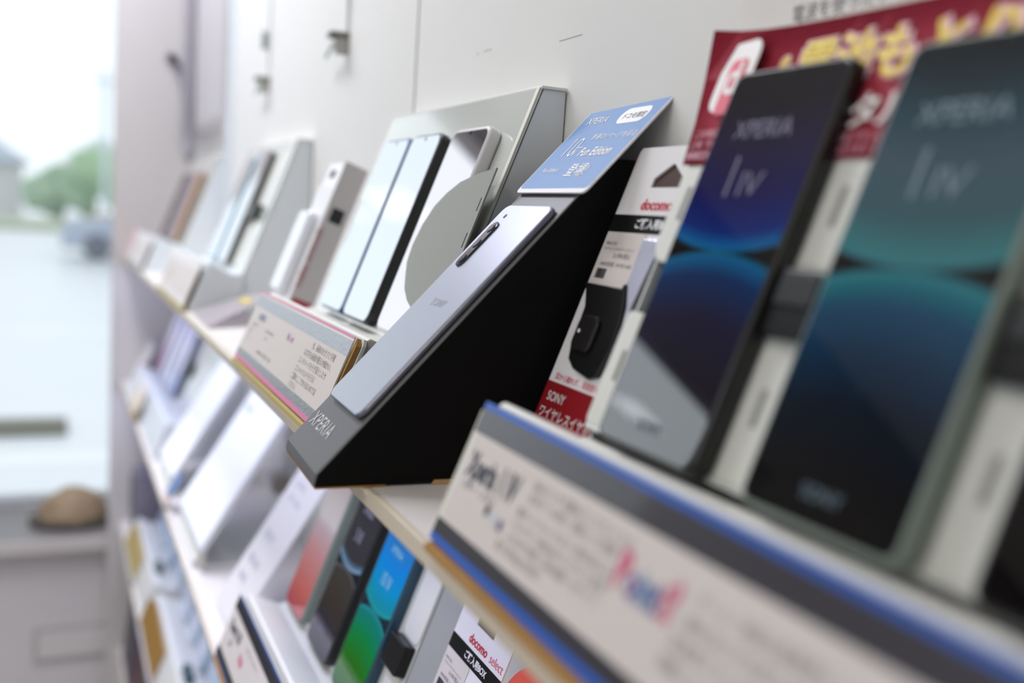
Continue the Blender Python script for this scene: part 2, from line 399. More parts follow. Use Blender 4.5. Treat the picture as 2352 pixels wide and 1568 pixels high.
# strips between the phones with grip slots and dark alarm sensors
frA = SF(0, D1)
for i, (a, b) in enumerate(((-.3885, -.3625), (-.2905, -.2645), (-.1925, -.1705))):
    g = .0005
    bm = bm_new()
    if i == 0:
        prism(bm, [(a, .088), (a+.004, .0815), (a+.012, .0795), (a+.020, .081), (b, .085), (b, SHEET_H-.062), (a, SHEET_H-.062)], frA, 0, g)
    else:
        prism(bm, rrect(a, .084, b, SHEET_H-.062, .003), frA, 0, g)
    finish('raised_strip', bm, base_m, G_A, 0)
    slab('raised_strip', rrect(a, .001, b, .052 if i else .055, .003), frA, 0, g, base_m, G_A)
    for v0, v1 in ((.0995, .116), (.022, .037)):
        slab('slot', rrect(a+.008, v0, a+.0115, v1, .0015), frA, g, g+.0002, mat('slot_grey', (150, 150, 146), .6), G_A)
    if i:
        tt = thing('alarm_sensor', 'square black alarm block between the %s, nearest stand' % ('blue and teal phones' if i == 1 else 'teal phone and the cut-off one'), 'alarm sensor', (a+.013, .23, -.03))
        slab('sensor_body', rrect(a+.0005, .0555, b-.0005, .081, .0015), frA, .0006, .0065, plastic_black, tt, .001)
        slab('sensor_lid', rrect(a+.003, .067, b-.003, .079, .001), frA, .0065, .0075, mat('sensor_lid_black', (24, 28, 27), .5), tt, .0004)
lobes_blue = screen_mat('wallpaper_indigo', [(0, (20, 120, 170)), (.035, (16, 92, 158)), (.10, (20, 44, 120)), (.28, (28, 28, 88)), (.55, (34, 28, 62)), (.78, (24, 22, 34)), (1, (18, 18, 20))],
                        [(0, (26, 120, 160)), (.03, (22, 96, 146)), (.12, (26, 52, 98)), (.32, (34, 34, 58)), (.6, (26, 24, 36)), (1, (16, 16, 20))], bend=.12)
lobes_teal = screen_mat('wallpaper_teal', [(0, (62, 132, 146)), (.05, (60, 128, 132)), (.2, (62, 98, 108)), (.42, (70, 92, 106)), (.62, (44, 76, 88)), (.82, (24, 44, 54)), (1, (18, 22, 26))],
                        [(0, (58, 136, 150)), (.06, (24, 112, 126)), (.15, (26, 76, 108)), (.35, (22, 52, 80)), (.55, (18, 30, 44)), (.8, (16, 18, 22)), (1, (14, 14, 14))], bend=.11, wedge='101010')
lobes_purple = screen_mat('wallpaper_plum', [(0, (70, 30, 90)), (.3, (44, 20, 66)), (1, (14, 12, 18))], [(0, (64, 26, 84)), (.3, (30, 14, 44)), (.6, (12, 11, 14)), (1, (10, 10, 10))], bend=.12)
tgrey = mat('dim_lilac_print', (96, 92, 118), .5); tgrey2 = mat('dim_slate_print', (104, 124, 136), .5)
def iv_text(m): return (('XPERIA', .0150, .1360, .0112, m, {}), ('1', .0205, .1100, .0260, m, {'sx': .7}), ('IV', .0310, .1105, .0150, m, {'sx': 1.15}))
PA = 'large display phones on the nearest stand'
phone(-.3625, D1, 'black phone with glowing indigo and blue wallpaper, nearest the hanging earphone pack', w=.0715, L=.168, l0=-.003, r=.0062, body=phone_black, scr=lobes_blue, texts=iv_text(tgrey)+(('SONY', .0275, .0095, .0065, tgrey, {}),), group=PA)
phone(-.2645, D1, 'phone with a slate teal wallpaper, second on the nearest stand', w=.0715, L=.168, l0=-.003, r=.0062, body=phone_sage, scr=lobes_teal, texts=iv_text(tgrey2)+(('SONY', .0275, .0095, .0065, tgrey2, {}),), group=PA)
phone(-.1705, D1, 'dark phone with plum tinted wallpaper cut off by the right frame edge', w=.0715, L=.168, l0=-.003, r=.0062, body=phone_black, scr=lobes_purple, texts=(), group=PA)

# red poster leaning over the top of stand A
def red_poster():
    t = thing('sale_poster', 'crimson sale poster with yellow lettering leaning behind the nearest phones', 'poster', (-.23, .262, .03))
    fr = SF(-.392, D1)
    v0, v1 = .1265, .1885; n = 24
    bm = bm_new(); uvl = bm.loops.layers.uv.active
    rows = []
    def curl(u): return .0008+.010*math.exp(-u/.022)
    for k in range(n+1):
        u = .345*k/n
        rows.append([bm.verts.new(fr.p(u, v, curl(u)*((v-v0)/(v1-v0))**1.5+.0008)) for v in (v0, v0+.02, v0+.04, v1)])
    for k in range(n):
        for j in range(3): bm.faces.new((rows[k][j], rows[k+1][j], rows[k+1][j+1], rows[k][j+1]))
    bmesh.ops.solidify(bm, geom=bm.faces[:], thickness=.0003)
    finish('poster_sheet', bm, poster_red, t, 0, smooth=True)
    f2 = Frame(fr.p(0, 0, .0024), fr.ux, fr.uy)
    # white rounded badge outline with a small red mark inside
    bm = bm_new()
    f3 = Frame(fr.p(.012, v0+.027, .0052), (1, -.13, 0), fr.uy)
    prism(bm, rrect(-.003, -.004, .026, .029, .007), f3, 0, .0003); finish('white_badge', bm, paper, t)
    bm = bm_new(); prism(bm, rrect(.0045, -.006, .0200, .0205, .004), f3, .0004, .0006); finish('red_badge_field', bm, poster_red, t)
    text(t, [('ｄ', .0030, .004, .018)], f3, 0, 0, 0, paper, h=.0009, bold=.0006)
    # yellow display lettering with a pale outline
    L = [('＆', .044, v0+.036, .014), ('電池もとりかえプランで', .058, v0+.0325, .0235), ('！', .31, v0+.030, .024)]
    text(t, [(s, u-.0006, v, z) for s, u, v, z in L], f2, 0, 0, 0, pinkw, h=.0003, bold=.0013, sx=.95)
    text(t, [(s, u, v, z) for s, u, v, z in L], f2, 0, 0, 0, yellow_ink, h=.0006, bold=.0004, sx=.92)
    text(t, [('トータルポイント', .070, v0+.0125, .0150)], f2, 0, 0, 0, paper, h=.0006, bold=.0004)
    text(t, [('２年 下取りプログラム 対象機種', .004, v0+.007, .0045), ('この商品は', .004, v0+.0125, .0045), ('機種変更で', .004, v0+.0018, .0045), ('対象の料金プランにご契約の方に限ります', .085, v0+.006, .0042), ('くわしくはスタッフまで', .085, v0+.0012, .0042)], f2, 0, 0, 0, pinkw, h=.0005)
red_poster()
# white notice on the wall above the poster
nf = Frame((-.41, YW-.0012, .085+Z0), (1, 0, 0), (0, 0, 1))
nt_ = thing('wall_notice', 'white printed notice taped on the wall above the crimson poster', 'notice', (-.25, YW-.001, .085))
slab('notice_paper', rrect(0, -.03, .36, .075, .001), nf, 0, .0004, mat('notice_white', (232, 230, 226), .3, coat=.5), nt_)
text(nt_, [('電波を使ったゲーム・アニメ・映画などは', .037, .0115, .0085), ('一部のコンテンツは再生できない場合があります', .042, .0035, .0060), ('店舗により内容が異なります', .16, .024, .0075), ('あんしんしてお使いいただくために', .04, .030, .010)], nf, 0, 0, 0, ink_soft, h=.0007)

# printed information card in front of stand A
def info_card(x0, x1, D, label, line, band, scheme='A', name='information_card', group='information cards in the stand fronts', tilt=0.):
    fr = LF(x0, D); w = x1-x0; H = .0629
    t = thing(name, label, 'information card', ((x0+x1)/2, .155, -.138+D), group)
    slab('card', rrect(0, 0, w, H, .001), fr, .0034, .0044, base_m, t, .0003)
    e = .0001
    if line:
        bm = bm_new(); prism(bm, rrect(.0002, H-(.0030 if scheme == 'A' else .0017), w, H, 0), fr, .0044, .0044+e); prism(bm, rrect(.0002, 0, w, .0034, 0), fr, .0044, .0044+e)
        finish('coloured_border_line', bm, line, t)
    bm = bm_new(); prism(bm, rrect(.0002, H-.0135, w, H-.0030, 0), fr, .0044, .0044+e); prism(bm, rrect(.0002, .0034, w, .0100, 0), fr, .0044, .0044+e)
    finish('printed_band', bm, band, t)
    slab('paper_panel', rrect(.004 if scheme == 'A' else .006, .0100, w, H-.0135, 0), fr, .0044, .0044+e*1.5, paper_cream, t)
    slab('card_edge', rrect(-.0006, .004, .0004, H-.004, 0), fr, .0032, .0046, mat('edge_cream', (232, 226, 208), .5), t)
    return t, fr
cA, fA = info_card(-.3865, -.062, D1, 'wide blue-bordered information card with large dark lettering, in front of the nearest stand', frame_blue, frame_grey)
T = .0047
text(cA, 'Xperia 1 IV', fA, .0085, .0320, .0150, mat('charcoal_ink', (66, 70, 84), .6), h=T, sx=.68, bold=.0005)
text(cA, [('カラー・メモリ', .010, .0265, .0048)], fA, 0, 0, 0, ink_soft, h=T)
def dots(t, fr, items, h=T):
    for (u, v, r, m) in items:
        bm = bm_new(); prism(bm, [(u+r*math.cos(i*.449), v+r*1.25*math.sin(i*.449)) for i in range(14)], fr, h, h+.0001); finish('colour_dot', bm, m, t)
dots(cA, fA, [(.0395, .0245, .0019, mat('dot_dark', (60, 54, 72), .6)), (.0465, .0235, .0018, mat('dot_ice', (190, 206, 220), .6)), (.0535, .0225, .0019, mat('dot_violet', (84, 72, 120), .6))])
text(cA, [('約6.5インチ 有機ELディスプレイ 21:9', .066, .0415, .0042), ('光学ズーム対応・望遠レンズ搭載', .066, .0365, .0042), ('瞳オートフォーカスで一瞬を逃さない', .062, .0300, .0042), ('バッテリー5000mAh ワイヤレス充電', .062, .0250, .0042),
          ('いたわり充電・防水防塵・おサイフ', .062, .0200, .0042), ('重さ 約185g 5G対応', .056, .0150, .0042)], fA, 0, 0, 0, mat('pale_ink', (150, 144, 142), .6), h=T)
pk, pv, pb = mat('magenta_ink', (206, 74, 118), .5), mat('violet_ink', (128, 92, 152), .5), mat('steel_ink', (92, 122, 170), .5)
for s, u, m in (('P', .1320, pk), ('o', .1395, pv), ('i', .1455, mat('sky_ink', (120, 156, 190), .5)), ('n', .1480, pb), ('t', .1535, mat('navy_ink', (80, 92, 150), .5)), ('!', .158, pk), ('?', .1610, pk)):
    text(cA, s, fA, u, .0290, .0170 if s in 'P?' else .0140, m, h=T, sx=.8, bold=.0006, name='point_lettering')
text(cA, [('ゲーム・映画も臨場感たっぷり', .172, .0380, .0048), ('毎秒120コマの滑らかな表示と', .170, .0310, .0048), ('高音質ステレオスピーカーを', .168, .0245, .0048), ('搭載したハイエンドモデル', .166, .0180, .0048)], fA, 0, 0, 0, mat('pale_ink', (150, 144, 142), .6), h=T)

# brown cardboard strip under a card holder
def kick(x0, x1, D, label, group='cardboard strips below the cards', m=card_brown):
    o = xprism('cardboard_strip', [(.1432, -.1412+D), (.1522, -.1415+D), (.1522, -.1368+D), (.1440, -.1385+D)], x0, x1, m, None, .0003)
    settle(o); tag(o, label, 'cardboard strip', group); return o
kick(-.386, -.062, D1, 'brown cardboard strip below the blue-bordered card of the nearest stand')

# ---- hanging accessory pack on the upper shelf
def hang_pack(x0, D, y0, w, Ht, label, full=True):
    fr = SF(x0, D, y0); l0 = -.0555
    t = thing('hanging_pack', label, 'accessory pack', (x0+w/2, y0-.015, -.1417+D), 'hanging accessory packs')
    th = .0012
    top = Ht
    # card with the five-sided hanging hole, built as strips round the hole
    hv0, hv1 = top-.023, top-.0100; hu = w/2
    bm = bm_new()
    prism(bm, [(0, l0), (w, l0), (w, hv0), (0, hv0)], fr, 0, th)
    prism(bm, [(0, hv0), (hu-.0135, hv0), (hu-.0135, hv0+.005), (hu-.001, hv1), (hu-.001, top), (.002, top), (0, top-.002)], fr, 0, th)
    prism(bm, [(hu-.001, hv1), (hu+.001, hv1), (hu+.0135, hv0+.005), (hu+.0135, hv0), (w, hv0), (w, top-.002), (w-.002, top), (hu-.001, top)], fr, 0, th)
    bmesh.ops.remove_doubles(bm, verts=bm.verts, dist=1e-5)
    finish('backing_card', bm, glare, t)
    slab('hole_backing', rrect(hu-.015, hv0-.001, hu+.015, hv1+.001, 0), fr, -.0006, -.0001, mat('hole_brown', (66, 44, 32), .7), t)
    b0, b1 = top-.0485, top-.0385
    slab('black_band', rrect(0, b0, w, b1, 0), fr, th, th+.0002, plastic_black, t)
    text(t, [('docomo', w*.30, b1+.0030, .0086), ], fr, 0, 0, 0, red_ink, h=th+.0003, bold=.0002, name='brand_lettering')
    text(t, [('select', w*.30+.0335, b1+.0030, .0086), ], fr, 0, 0, 0, mat('rose_ink', (222, 110, 130), .5), h=th+.0003, name='brand_lettering')
    text(t, [('ご購入用BOX', w*.32, b0+.0030, .0058), ], fr, 0, 0, 0, white_p, h=th+.0004, bold=.00015)
    # price sticker
    slab('price_sticker', rrect(.0012, b0-.0315, .0395, b0-.0002, .001), fr, th+.0001, th+.0006, paper_cream, t)
    text(t, [('MDR ZX5', .004, b0-.0075, .0026), ('ワイヤレス ステレオヘッドセット', .004, b0-.0105, .0020), ('21,978 税込', .016, b0-.0145, .0034), ('MNP/新規 : W-PO→60', .006, b0-.0195, .0032)], fr, 0, 0, 0, ink_soft, h=th+.0008)
    bm = bm_new(); u = .0055
    random.seed(3)
    while u < .0150:
        d = random.choice((.0003, .0005, .0009)); prism(bm, rrect(u, b0-.0265, u+d, b0-.0210, 0), fr, th+.0006, th+.0008); u += d+random.choice((.0003, .0005))
    finish('barcode', bm, ink, t)
    return t, fr, b0, th
hp, hf, b0, th = hang_pack(-.4700, D1, .240, .076, .1400, 'white hanging earphone pack with a red foot, between the black stand and the nearest phones')
# black blister tray with earbud case and foil window
bm = bm_new()
prism(bm, [(.0135, .026), (.0165, .019), (.024, .0150), (.041, .0125), (.049, .0150), (.053, .030), (.051, .045), (.047, .056), (.0415, .064), (.0405, b0-.0305), (.004, b0-.0305), (.004, .061), (.012, .048)], hf, th, .0045)
tr = finish('blister_tray', bm, plastic_black, hp, .0015, 3)
bm = bm_new(); prism(bm, rrect(.0165, .024, .036, .044, .005), hf, .0045, .0070); finish('charging_case', bm, mat('case_black', (30, 28, 28), .3), hp, .002, 3)
bm = bm_new(); prism(bm, [(.0212+.0010*math.cos(i*.524), .0345+.0010*math.sin(i*.524)) for i in range(12)], hf, .0070, .0073); finish('status_light', bm, white_p, hp)
bm = bm_new(); prism(bm, [(.0545, .035), (.058, .048), (.060, .0885), (.0405, .0885), (.0415, .066), (.050, .052)], hf, th, .0035); finish('foil_window', bm, mat('foil_lilac', (206, 208, 226), .25, metal=.3, bump=.6, bscale=300), hp, .001)
bm = bm_new(); prism(bm, [(.056, .035), (.074, .035), (.074, .0890), (.062, .0890), (.0595, .070)], hf, th, .0060); finish('dark_window', bm, mat('dark_foil', (66, 64, 62), .3, bump=.5, bscale=300), hp, .001)
slab('red_foot', rrect(0, -.0555, .076, .0055, 0), hf, th, th+.0003, red_panel, hp)
text(hp, [('SONY', .006, -.0045, .0072), ('ワイヤレスイヤホン', .003, -.0135, .0070)], hf, 0, 0, 0, white_p, h=th+.0006)
text(hp, [('耳から離れず、周囲音も聞こえる', .006, .0073, .0042)], hf, 0, 0, 0, red_ink, h=th+.0006)

# ---- black card stand with the silver phone (in focus)
def black_stand():
    th_ = math.radians(-1.822); ph = math.radians(47.766)
    w = Vector((math.cos(th_), math.sin(th_), 0)); b = Vector((-math.sin(th_), math.cos(th_), 0))
    l = b*math.cos(ph)+Vector((0, 0, math.sin(ph)))
    P0 = Vector((-.55535, .14257, -.10548+Z0))
    fr = Frame(P0, w, l)                     # top surface of the silver phone
    off = .0042
    t = thing('black_card_stand', 'black wedge-shaped card stand that carries the silver phone back side up', 'display stand', (-.52, .21, -.1417))
    # wedge in profile: coordinates (along b, z) measured from the phone plane
    def on(lv, o=off): 
        p = fr.p(0, lv, -o); return ((p-P0).dot(b), p.z)
    x0w, x1w = -.0095, .0712
    pf = Frame(P0-Vector((0, 0, P0.z)), b, (0, 0, 1))
    f0 = on(-.0345); f1 = on(.196)
    zb = -.1415+Z0
    back = f1[0]
    yb = .3015-P0.y
    prof = [(f0[0]-.0008, zb+.0006), (yb, zb+.0006), (yb, on(.196)[1]), (f1[0], f1[1]), f0, (f0[0]-.0010, f0[1]-.004)]
    bm = bm_new()
    prism(bm, prof, Frame(pf.o, b, (0, 0, 1)), x0w, x1w)
    bmesh.ops.recalc_face_normals(bm, faces=bm.faces)
    nrm = fr.n
    bm.normal_update()
    for f in bm.faces: f.material_index = 1 if (f.normal.dot(nrm) > .9 or (f.normal.y < -.7)) else 0
    finish('stand_body', bm, [black_m, blackf_m], t, .0016, 3)
    # kraft core visible along the bottom edge
    bm = bm_new(); prism(bm, [(f0[0]-.0004, zb+.0001), (f0[0]+.038, zb+.0001), (f0[0]+.036, zb+.0009), (f0[0]-.0004, zb+.0009)], Frame(pf.o, b, (0, 0, 1)), x0w-.0002, x1w+.0004)
    finish('cardboard_edge', bm, card_brown, t)
    bm = bm_new(); prism(bm, [(f0[0]+.062, zb+.0001), (f0[0]+.105, zb+.0001), (f0[0]+.105, zb+.0024), (f0[0]+.063, zb+.0024)], Frame(pf.o, b, (0, 0, 1)), x0w-.0002, x1w+.0006)
    finish('cardboard_tab', bm, kraft, t)
    text(t, 'XPERIA', fr, -.0020, -.0190, .0128, mat('silver_print', (205, 205, 208), .4), h=-off+.00025, space=1.08, sx=1.05, name='stand_lettering')
    # silver phone
    p = thing('silver_phone', 'silver phone shown back side up on the black wedge-shaped stand', 'phone', (P0.x+.03, P0.y+.05, P0.z-Z0))
    slab('phone_body', rrect(0, 0, .068, .155, .0065, 7), fr, -off+.0004, -.0006, silver_edge, p, .0012, 3)
    slab('back_cover', rrect(.0008, .0008, .0672, .1542, .006, 7), fr, -.0010, 0, silver_m, p, .0003)
    slab('camera_island', rrect(.0085, .1035, .0185, .1395, .005, 8), fr, 0, .0012, lens_m, p, .0006, 2)
    for v in (.109, .1215, .134):
        bm = bm_new(); prism(bm, [(.0135+.0036*math.cos(i*.3927), v+.0036*math.sin(i*.3927)) for i in range(16)], fr, .0012, .0015); lr = finish('lens_ring', bm, lensr_m, p)
        bm = bm_new(); prism(bm, [(.0135+.0029*math.cos(i*.3927), v+.0029*math.sin(i*.3927)) for i in range(16)], fr, .0015, .0017); finish('lens', bm, lens_m, p)
    slab('flash', rrect(.0125, .1435, .0150, .1465, .0011), fr, 0, .0003, lens_m, p)
    text(p, 'SONY', fr, .0245, .0750, .0072, mat('chrome_print', (205, 208, 216), .2, metal=.8), h=.00025, sx=1.15, name='brand_lettering')
    # blue card standing on top
    cd = thing('blue_topper_card', 'blue topper card with white lettering on the black wedge-shaped stand', 'card', (P0.x+.04, .27, .02))
    o = fr.p(-.0105, .1665, -off+.0015)
    cf = Frame(o, w, (l+Vector((0, 0, .0))))
    slab('card_sheet', rrect(0, 0, .0935, .0800, .004, 6), cf, 0, .0012, mat('card_white_edge', (224, 222, 228), .5), cd, .0002)
    slab('blue_panel', rrect(.0012, .0035, .0923, .0792, .0035, 6), cf, .0012, .0013, card_blue, cd)
    tp = .0015
    text(cd, [('XPERIA', .0100, .0590, .0082)], cf, 0, 0, 0, white_p, h=tp)
    text(cd, [('10', .0150, .0300, .0240)], cf, 0, 0, 0, white_p, h=tp, sx=.72, bold=-.0004)
    text(cd, [('V', .0302, .0300, .0100)], cf, 0, 0, 0, white_p, h=tp, sx=.9)
    bm = bm_new(); prism(bm, rrect(.0297, .0374, .0380, .0379, 0), cf, tp-.0001, tp); finish('numeral_bar', bm, white_p, cd)
    text(cd, [('Fun Edition', .0115, .0170, .0050)], cf, 0, 0, 0, white_p, h=tp, shear=.0)
    slab('white_pill', rrect(.0500, .0560, .0825, .0690, .0062, 8), cf, .0013, .0015, white_p, cd)
    text(cd, [('ドコモ限定', .0540, .0600, .0053)], cf, 0, 0, 0, ink, h=.0017)
    text(cd, [('青春の1ページを彩る', .0380, .0440, .0056)], cf, 0, 0, 0, white_p, h=tp)
    text(cd, [('Fun Edition', .0405, .0300, .0098)], cf, 0, 0, 0, white_p, h=tp, sx=.88, bold=.0002)
    text(cd, [('登場!', .0470, .0140, .0112)], cf, 0, 0, 0, white_p, h=tp, bold=.00008)
black_stand()

# ---- stand B with three blank phones
stB = phone_stand(-.9060, -.5930, D1, 'light grey sheet metal stand with three blank-screened phones, left of the black card stand', notchL=.008)
PB = 'blank-screened phones on the stand left of the black one'
phone(-.8630, D1, 'blank-screened phone with a blue side, left of the three on its stand', w=.0690, L=.157, body=phone_navy, scr=mirror_scr, group=PB, th=.0088)
phone(-.7880, D1, 'blank-screened phone with a broad black side, middle of the three on its stand', w=.0705, L=.157, body=phone_black, scr=mirror_scr, group=PB)
phone(-.6950, D1, 'blank-screened phone with a silver side, partly behind the rounded grey flap', w=.0715, L=.157, body=phone_white, scr=mirror_pink, group=PB, bez=.0030)
slab('edge_rim', rrect(.3085, 0, .3132, SHEET_H-.0005, .0005), SF(-.9060, D1), .0001, .0009, mat('rim_cream', (226, 226, 214), .5), stB, .0003)
# rounded grey flap in front of the third phone
frB = SF(0, D1)
pts = [(-.5820, .0279), (-.6090, .0245), (-.6346, .0191), (-.6520, .0115), (-.6661, .0020), (-.6750, -.0110), (-.6786, -.0261), (-.6760, -.0380), (-.6692, -.0458), (-.6590, -.0560), (-.6448, -.0629), (-.6200, -.0700), (-.5830, -.0700), (-.5815, -.0300)]
dense = []
for i in range(len(pts)):
    dense.append(pts[i])
bm = bm_new(); prism(bm, [(x, (z+.089)/.9385) for x, z in pts], frB, .0106, .0118)
fl = finish('rounded_flap', bm, mat('flap_grey', (150, 152, 146), .5), None, 0); settle(fl); tag(fl, 'rounded grey translucent-looking flap in front of the silver-sided blank phone', 'card flap')
bm = bm_new()
for v0, v1 in ((.070, .080), (.095, .104)): prism(bm, rrect(-.5868, v0, -.5858, v1, 0), frB, .0118, .0120)
finish('edge_notch', bm, ink, fl)

cB, fB = info_card(-.9030, -.5960, D1, 'pink-lined silver information card with Japanese text, on the stand left of the black one', frame_pink, frame_silver, 'B')
text(cB, [('AQUOS', .030, .0400, .0078), ], fB, 0, 0, 0, ink_blue, h=T, bold=.0002)
text(cB, [('約5.3インチ', .020, .0330, .0042), ('重さ', .016, .0270, .0042), ('OS', .018, .0210, .0042), ('Qualcomm Snapdragon', .075, .0340, .0034), ('RAM', .082, .0280, .0034), ('4000mAh', .075, .0150, .0042), ('フルセグ対応 ・ 防水', .092, .0150, .0040)], fB, 0, 0, 0, ink_soft, h=T)
text(cB, [('Po', .150, .0380, .0080)], fB, 0, 0, 0, mat('lilac_ink', (150, 130, 196), .5), h=T, bold=.0003); text(cB, [('int', .163, .0380, .0080)], fB, 0, 0, 0, pk, h=T)
text(cB, [('作、画面の大きさと手軽', .226, .0425, .0056), ('な文字も画面が握るか細かい、', .212, .0360, .0056), ('エンドハードをそぎ落としたセ', .206, .0295, .0056), ('コンハイハンドモデル！', .206, .0230, .0056), ('ご購のここでからないのでお', .204, .0170, .0056), ('ください。', .206, .0115, .0050)], fB, 0, 0, 0, mat('mid_ink', (146, 140, 138), .6), h=T)
kick(-.9050, -.5960, D1, 'ochre cardboard strip below the pink-lined card', m=mat('ochre_card', (178, 158, 96), .7, vary=.1))
# peeled end of that card: brown cardboard wedge and curved white lining
wedge = thing('card_liner', 'brown folded cardboard liner peeling at the right end of the pink-lined card', 'cardboard liner', (-.5945, .165, -.12))
LB = LF(-.5960, D1)
bm = bm_new(); prism(bm, [(0, .006), (.0008, .006), (.0050, .058), (.0008, .0625), (0, .0625)], LB, .0000, .0030); finish('brown_fold', bm, card_brown, wedge)
bm = bm_new(); prism(bm, [(.0008, .006), (.0014, .006), (.0062, .050), (.0058, .0595), (.0030, .0635), (.0008, .0628)], LB, -.0030, -.0005); finish('white_lining', bm, base_m, wedge, .0003)

# ---- narrow white hanging box pack
wb = thing('boxed_accessory', 'slim white accessory box with red lettering and a black square on its side', 'box', (-1.01, .235, -.1417))
wf = SF(-1.050, D1, .210)
bm = bm_new(); prism(bm, rrect(0, -.0545, .072, .120, .002), wf, -.024, 0); bx = finish('box_body', bm, [mat('box_white', (228, 228, 230), .3), ], wb, .0012)
slab('hanging_tab', rrect(.004, .118, .060, .1445, .004), wf, -.0035, -.0020, glare, wb)
slab('hang_hole', rrect(.020, .128, .040, .137, .003), wf, -.0020, -.0018, ink, wb)
bm = bm_new(); prism(bm, rrect(.070, -.054, .074, .145, .001), wf, -.024, .0005); finish('side_panel', bm, mat('box_side_shade', (188, 182, 180), .5), wb, .0004)  # shadow side of the white box, shade put into its colour
sfm = Frame(wf.p(.0743, 0, -.024), wf.n, wf.uy)
slab('black_square', rrect(.006, .083, .019, .098, .001), sfm, 0, .0006, plastic_black, wb)
tfr = Frame(wf.p(.0747, .074, -.0045), -wf.uy, wf.n)
text(wb, [('docomo select', 0, 0, .0105)], tfr, 0, 0, 0, mat('brick_ink', (166, 60, 70), .5), h=.0002)
slab('red_foot_band', rrect(.002, -.006, .022, .001, 0), sfm, 0, .0003, mat('brick_ink', (166, 60, 70), .5), wb)
slab('clear_blister', rrect(.006, .0, .052, .088, .006), wf, 0, .010, mat('blister_white', (232, 234, 242), .15, coat=.8), wb, .003, 3)

# ---- stand C and its phones
stC = phone_stand(-1.6600, -1.3080, D1, 'grey-sided sheet metal stand with two pale-screened phones behind the slim white box', notchL=.03, notchR=.0, base=side_m)
PC = 'pale-screened phones on the third stand of the upper shelf'
phone(-1.5850, D1, 'pale-screened phone with a teal side, left of the pair', w=.0740, L=.163, body=phone_teal, scr=mirror_scr, group=PC)
phone(-1.4880, D1, 'pale-screened phone with a taupe side, right of the pair', w=.0760, L=.170, body=phone_grey, scr=mirror_scr, group=PC)
fc = SF(0, D1)
slab('raised_strip', rrect(-1.385, .092, -1.340, .168, .004), fc, 0, .0008, base_m, stC); slab('raised_strip', rrect(-1.400, .004, -1.355, .070, .004), fc, 0, .0008, base_m, stC)
tt = thing('alarm_sensor', 'black alarm block on the third stand of the upper shelf, right of the taupe phone', 'alarm sensor', (-1.39, .24, -.02))
slab('sensor_body', rrect(-1.405, .070, -1.360, .092, .002), fc, .0002, .008, plastic_black, tt, .001)
cC, fC = info_card(-1.6500, -1.3120, D1, 'plain white information card seen edge-on before the pale-screened pair', None, mat('soft_white', (222, 220, 220), .5), 'C')
text(cC, [('arrows', .05, .040, .010), ('画面と文字が大きくて見やすい', .05, .028, .006), ('はじめてスマホ', .05, .018, .006)], fC, 0, 0, 0, mat('faint_ink', (186, 184, 188), .6), h=T)
slab('brown_end', rrect(.3376, .004, .3390, .0625, 0), fC, .0036, .0044, card_brown, cC)
kick(-1.6500, -1.3120, D1, 'ochre cardboard strip below the plain white card', m=mat('ochre_card', (178, 158, 96)))
br = thing('black_bracket', 'small black plastic bracket at the foot of the taupe-sided phone', 'bracket', (-1.41, .19, -.11))
slab('bracket_body', rrect(-1.44, -.030, -1.395, -.002, .003), SF(0, D1, .201), .0, .012, plastic_black, br, .002)
slab('bracket_lip', rrect(-1.44, -.008, -1.395, -.002, .002), SF(0, D1, .201), .012, .016, plastic_black, br, .001)

# ---- stand D, the farthest one
stD = phone_stand(-2.4300, -2.0050, D1, 'small blurred grey stand at the far end of the upper shelf beside the partition', notchL=.0, base=side_m)
PD = 'dark phones on the farthest stand of the upper shelf'
cols = [((120, 96, 92), 'brown-toned phone, leftmost on the farthest stand'), ((96, 92, 88), 'charcoal phone, second on the farthest stand'), ((128, 120, 142), 'dusky purple phone, third on the farthest stand'), ((196, 160, 132), 'peach-toned phone, rightmost on the farthest stand')]
for i, (c, lb) in enumerate(cols):
    phone(-2.40+i*.083, D1, lb, w=.066, L=.150, body=mat('far_body_%d' % i, tuple(int(v*.7) for v in c), .4), scr=mat('far_screen_%d' % i, c, .25), group=PD)
cD, fD = info_card(-2.4250, -2.0300, D1, 'blurred white card on the farthest stand of the upper shelf', None, mat('soft_white', (222, 220, 220)), 'C')
pkc = thing('pink_card', 'pale pink card at the far left end of the upper shelf', 'card', (-2.49, .16, -.1417))
slab('card_sheet', rrect(-.0, -.004, .085, .066, .002), LF(-2.538, D1), .002, .006, mat('pale_pink', (226, 190, 192), .5), pkc)
slab('card_foot', rrect(0, -.0035, .085, .0, 0), LF(-2.538, D1), -.02, .002, mat('pale_pink', (226, 190, 192), .5), pkc)

# ---- leaflet lying lifted on the shelf
lf_ = thing('leaflet', 'pale lilac leaflet lying half lifted on the upper shelf left of the pink-lined card', 'leaflet', (-1.15, .2, -.1417))
bm = bm_new(); uvl = bm.loops.layers.uv.active
n = 8; rows = []
for i in range(n+1):
    s = i/n; a = Vector((-1.135, .1550, -.1390)).lerp(Vector((-1.195, .2350, -.1130)), s); b_ = Vector((-1.303, .156, -.1390)).lerp(Vector((-1.304, .235, -.1130)), s)
    rows.append([bm.verts.new(a.lerp(b_, k/4)+Vector((0, 0, Z0+.003*math.sin(math.pi*s)*(1-k/4)))) for k in range(5)])
for i in range(n):
    for k in range(4): bm.faces.new((rows[i][k], rows[i][k+1], rows[i+1][k+1], rows[i+1][k]))
bmesh.ops.solidify(bm, geom=bm.faces[:], thickness=.0012)
finish('leaflet_sheet', bm, mat('lilac_paper', (214, 208, 214), .5, vary=.06, vscale=30), lf_, smooth=False)
pa, pb_ = Vector((-1.11, .17, -.1225+Z0)), Vector((-1.22, .20, -.118+Z0))
bm = bm_new(); 
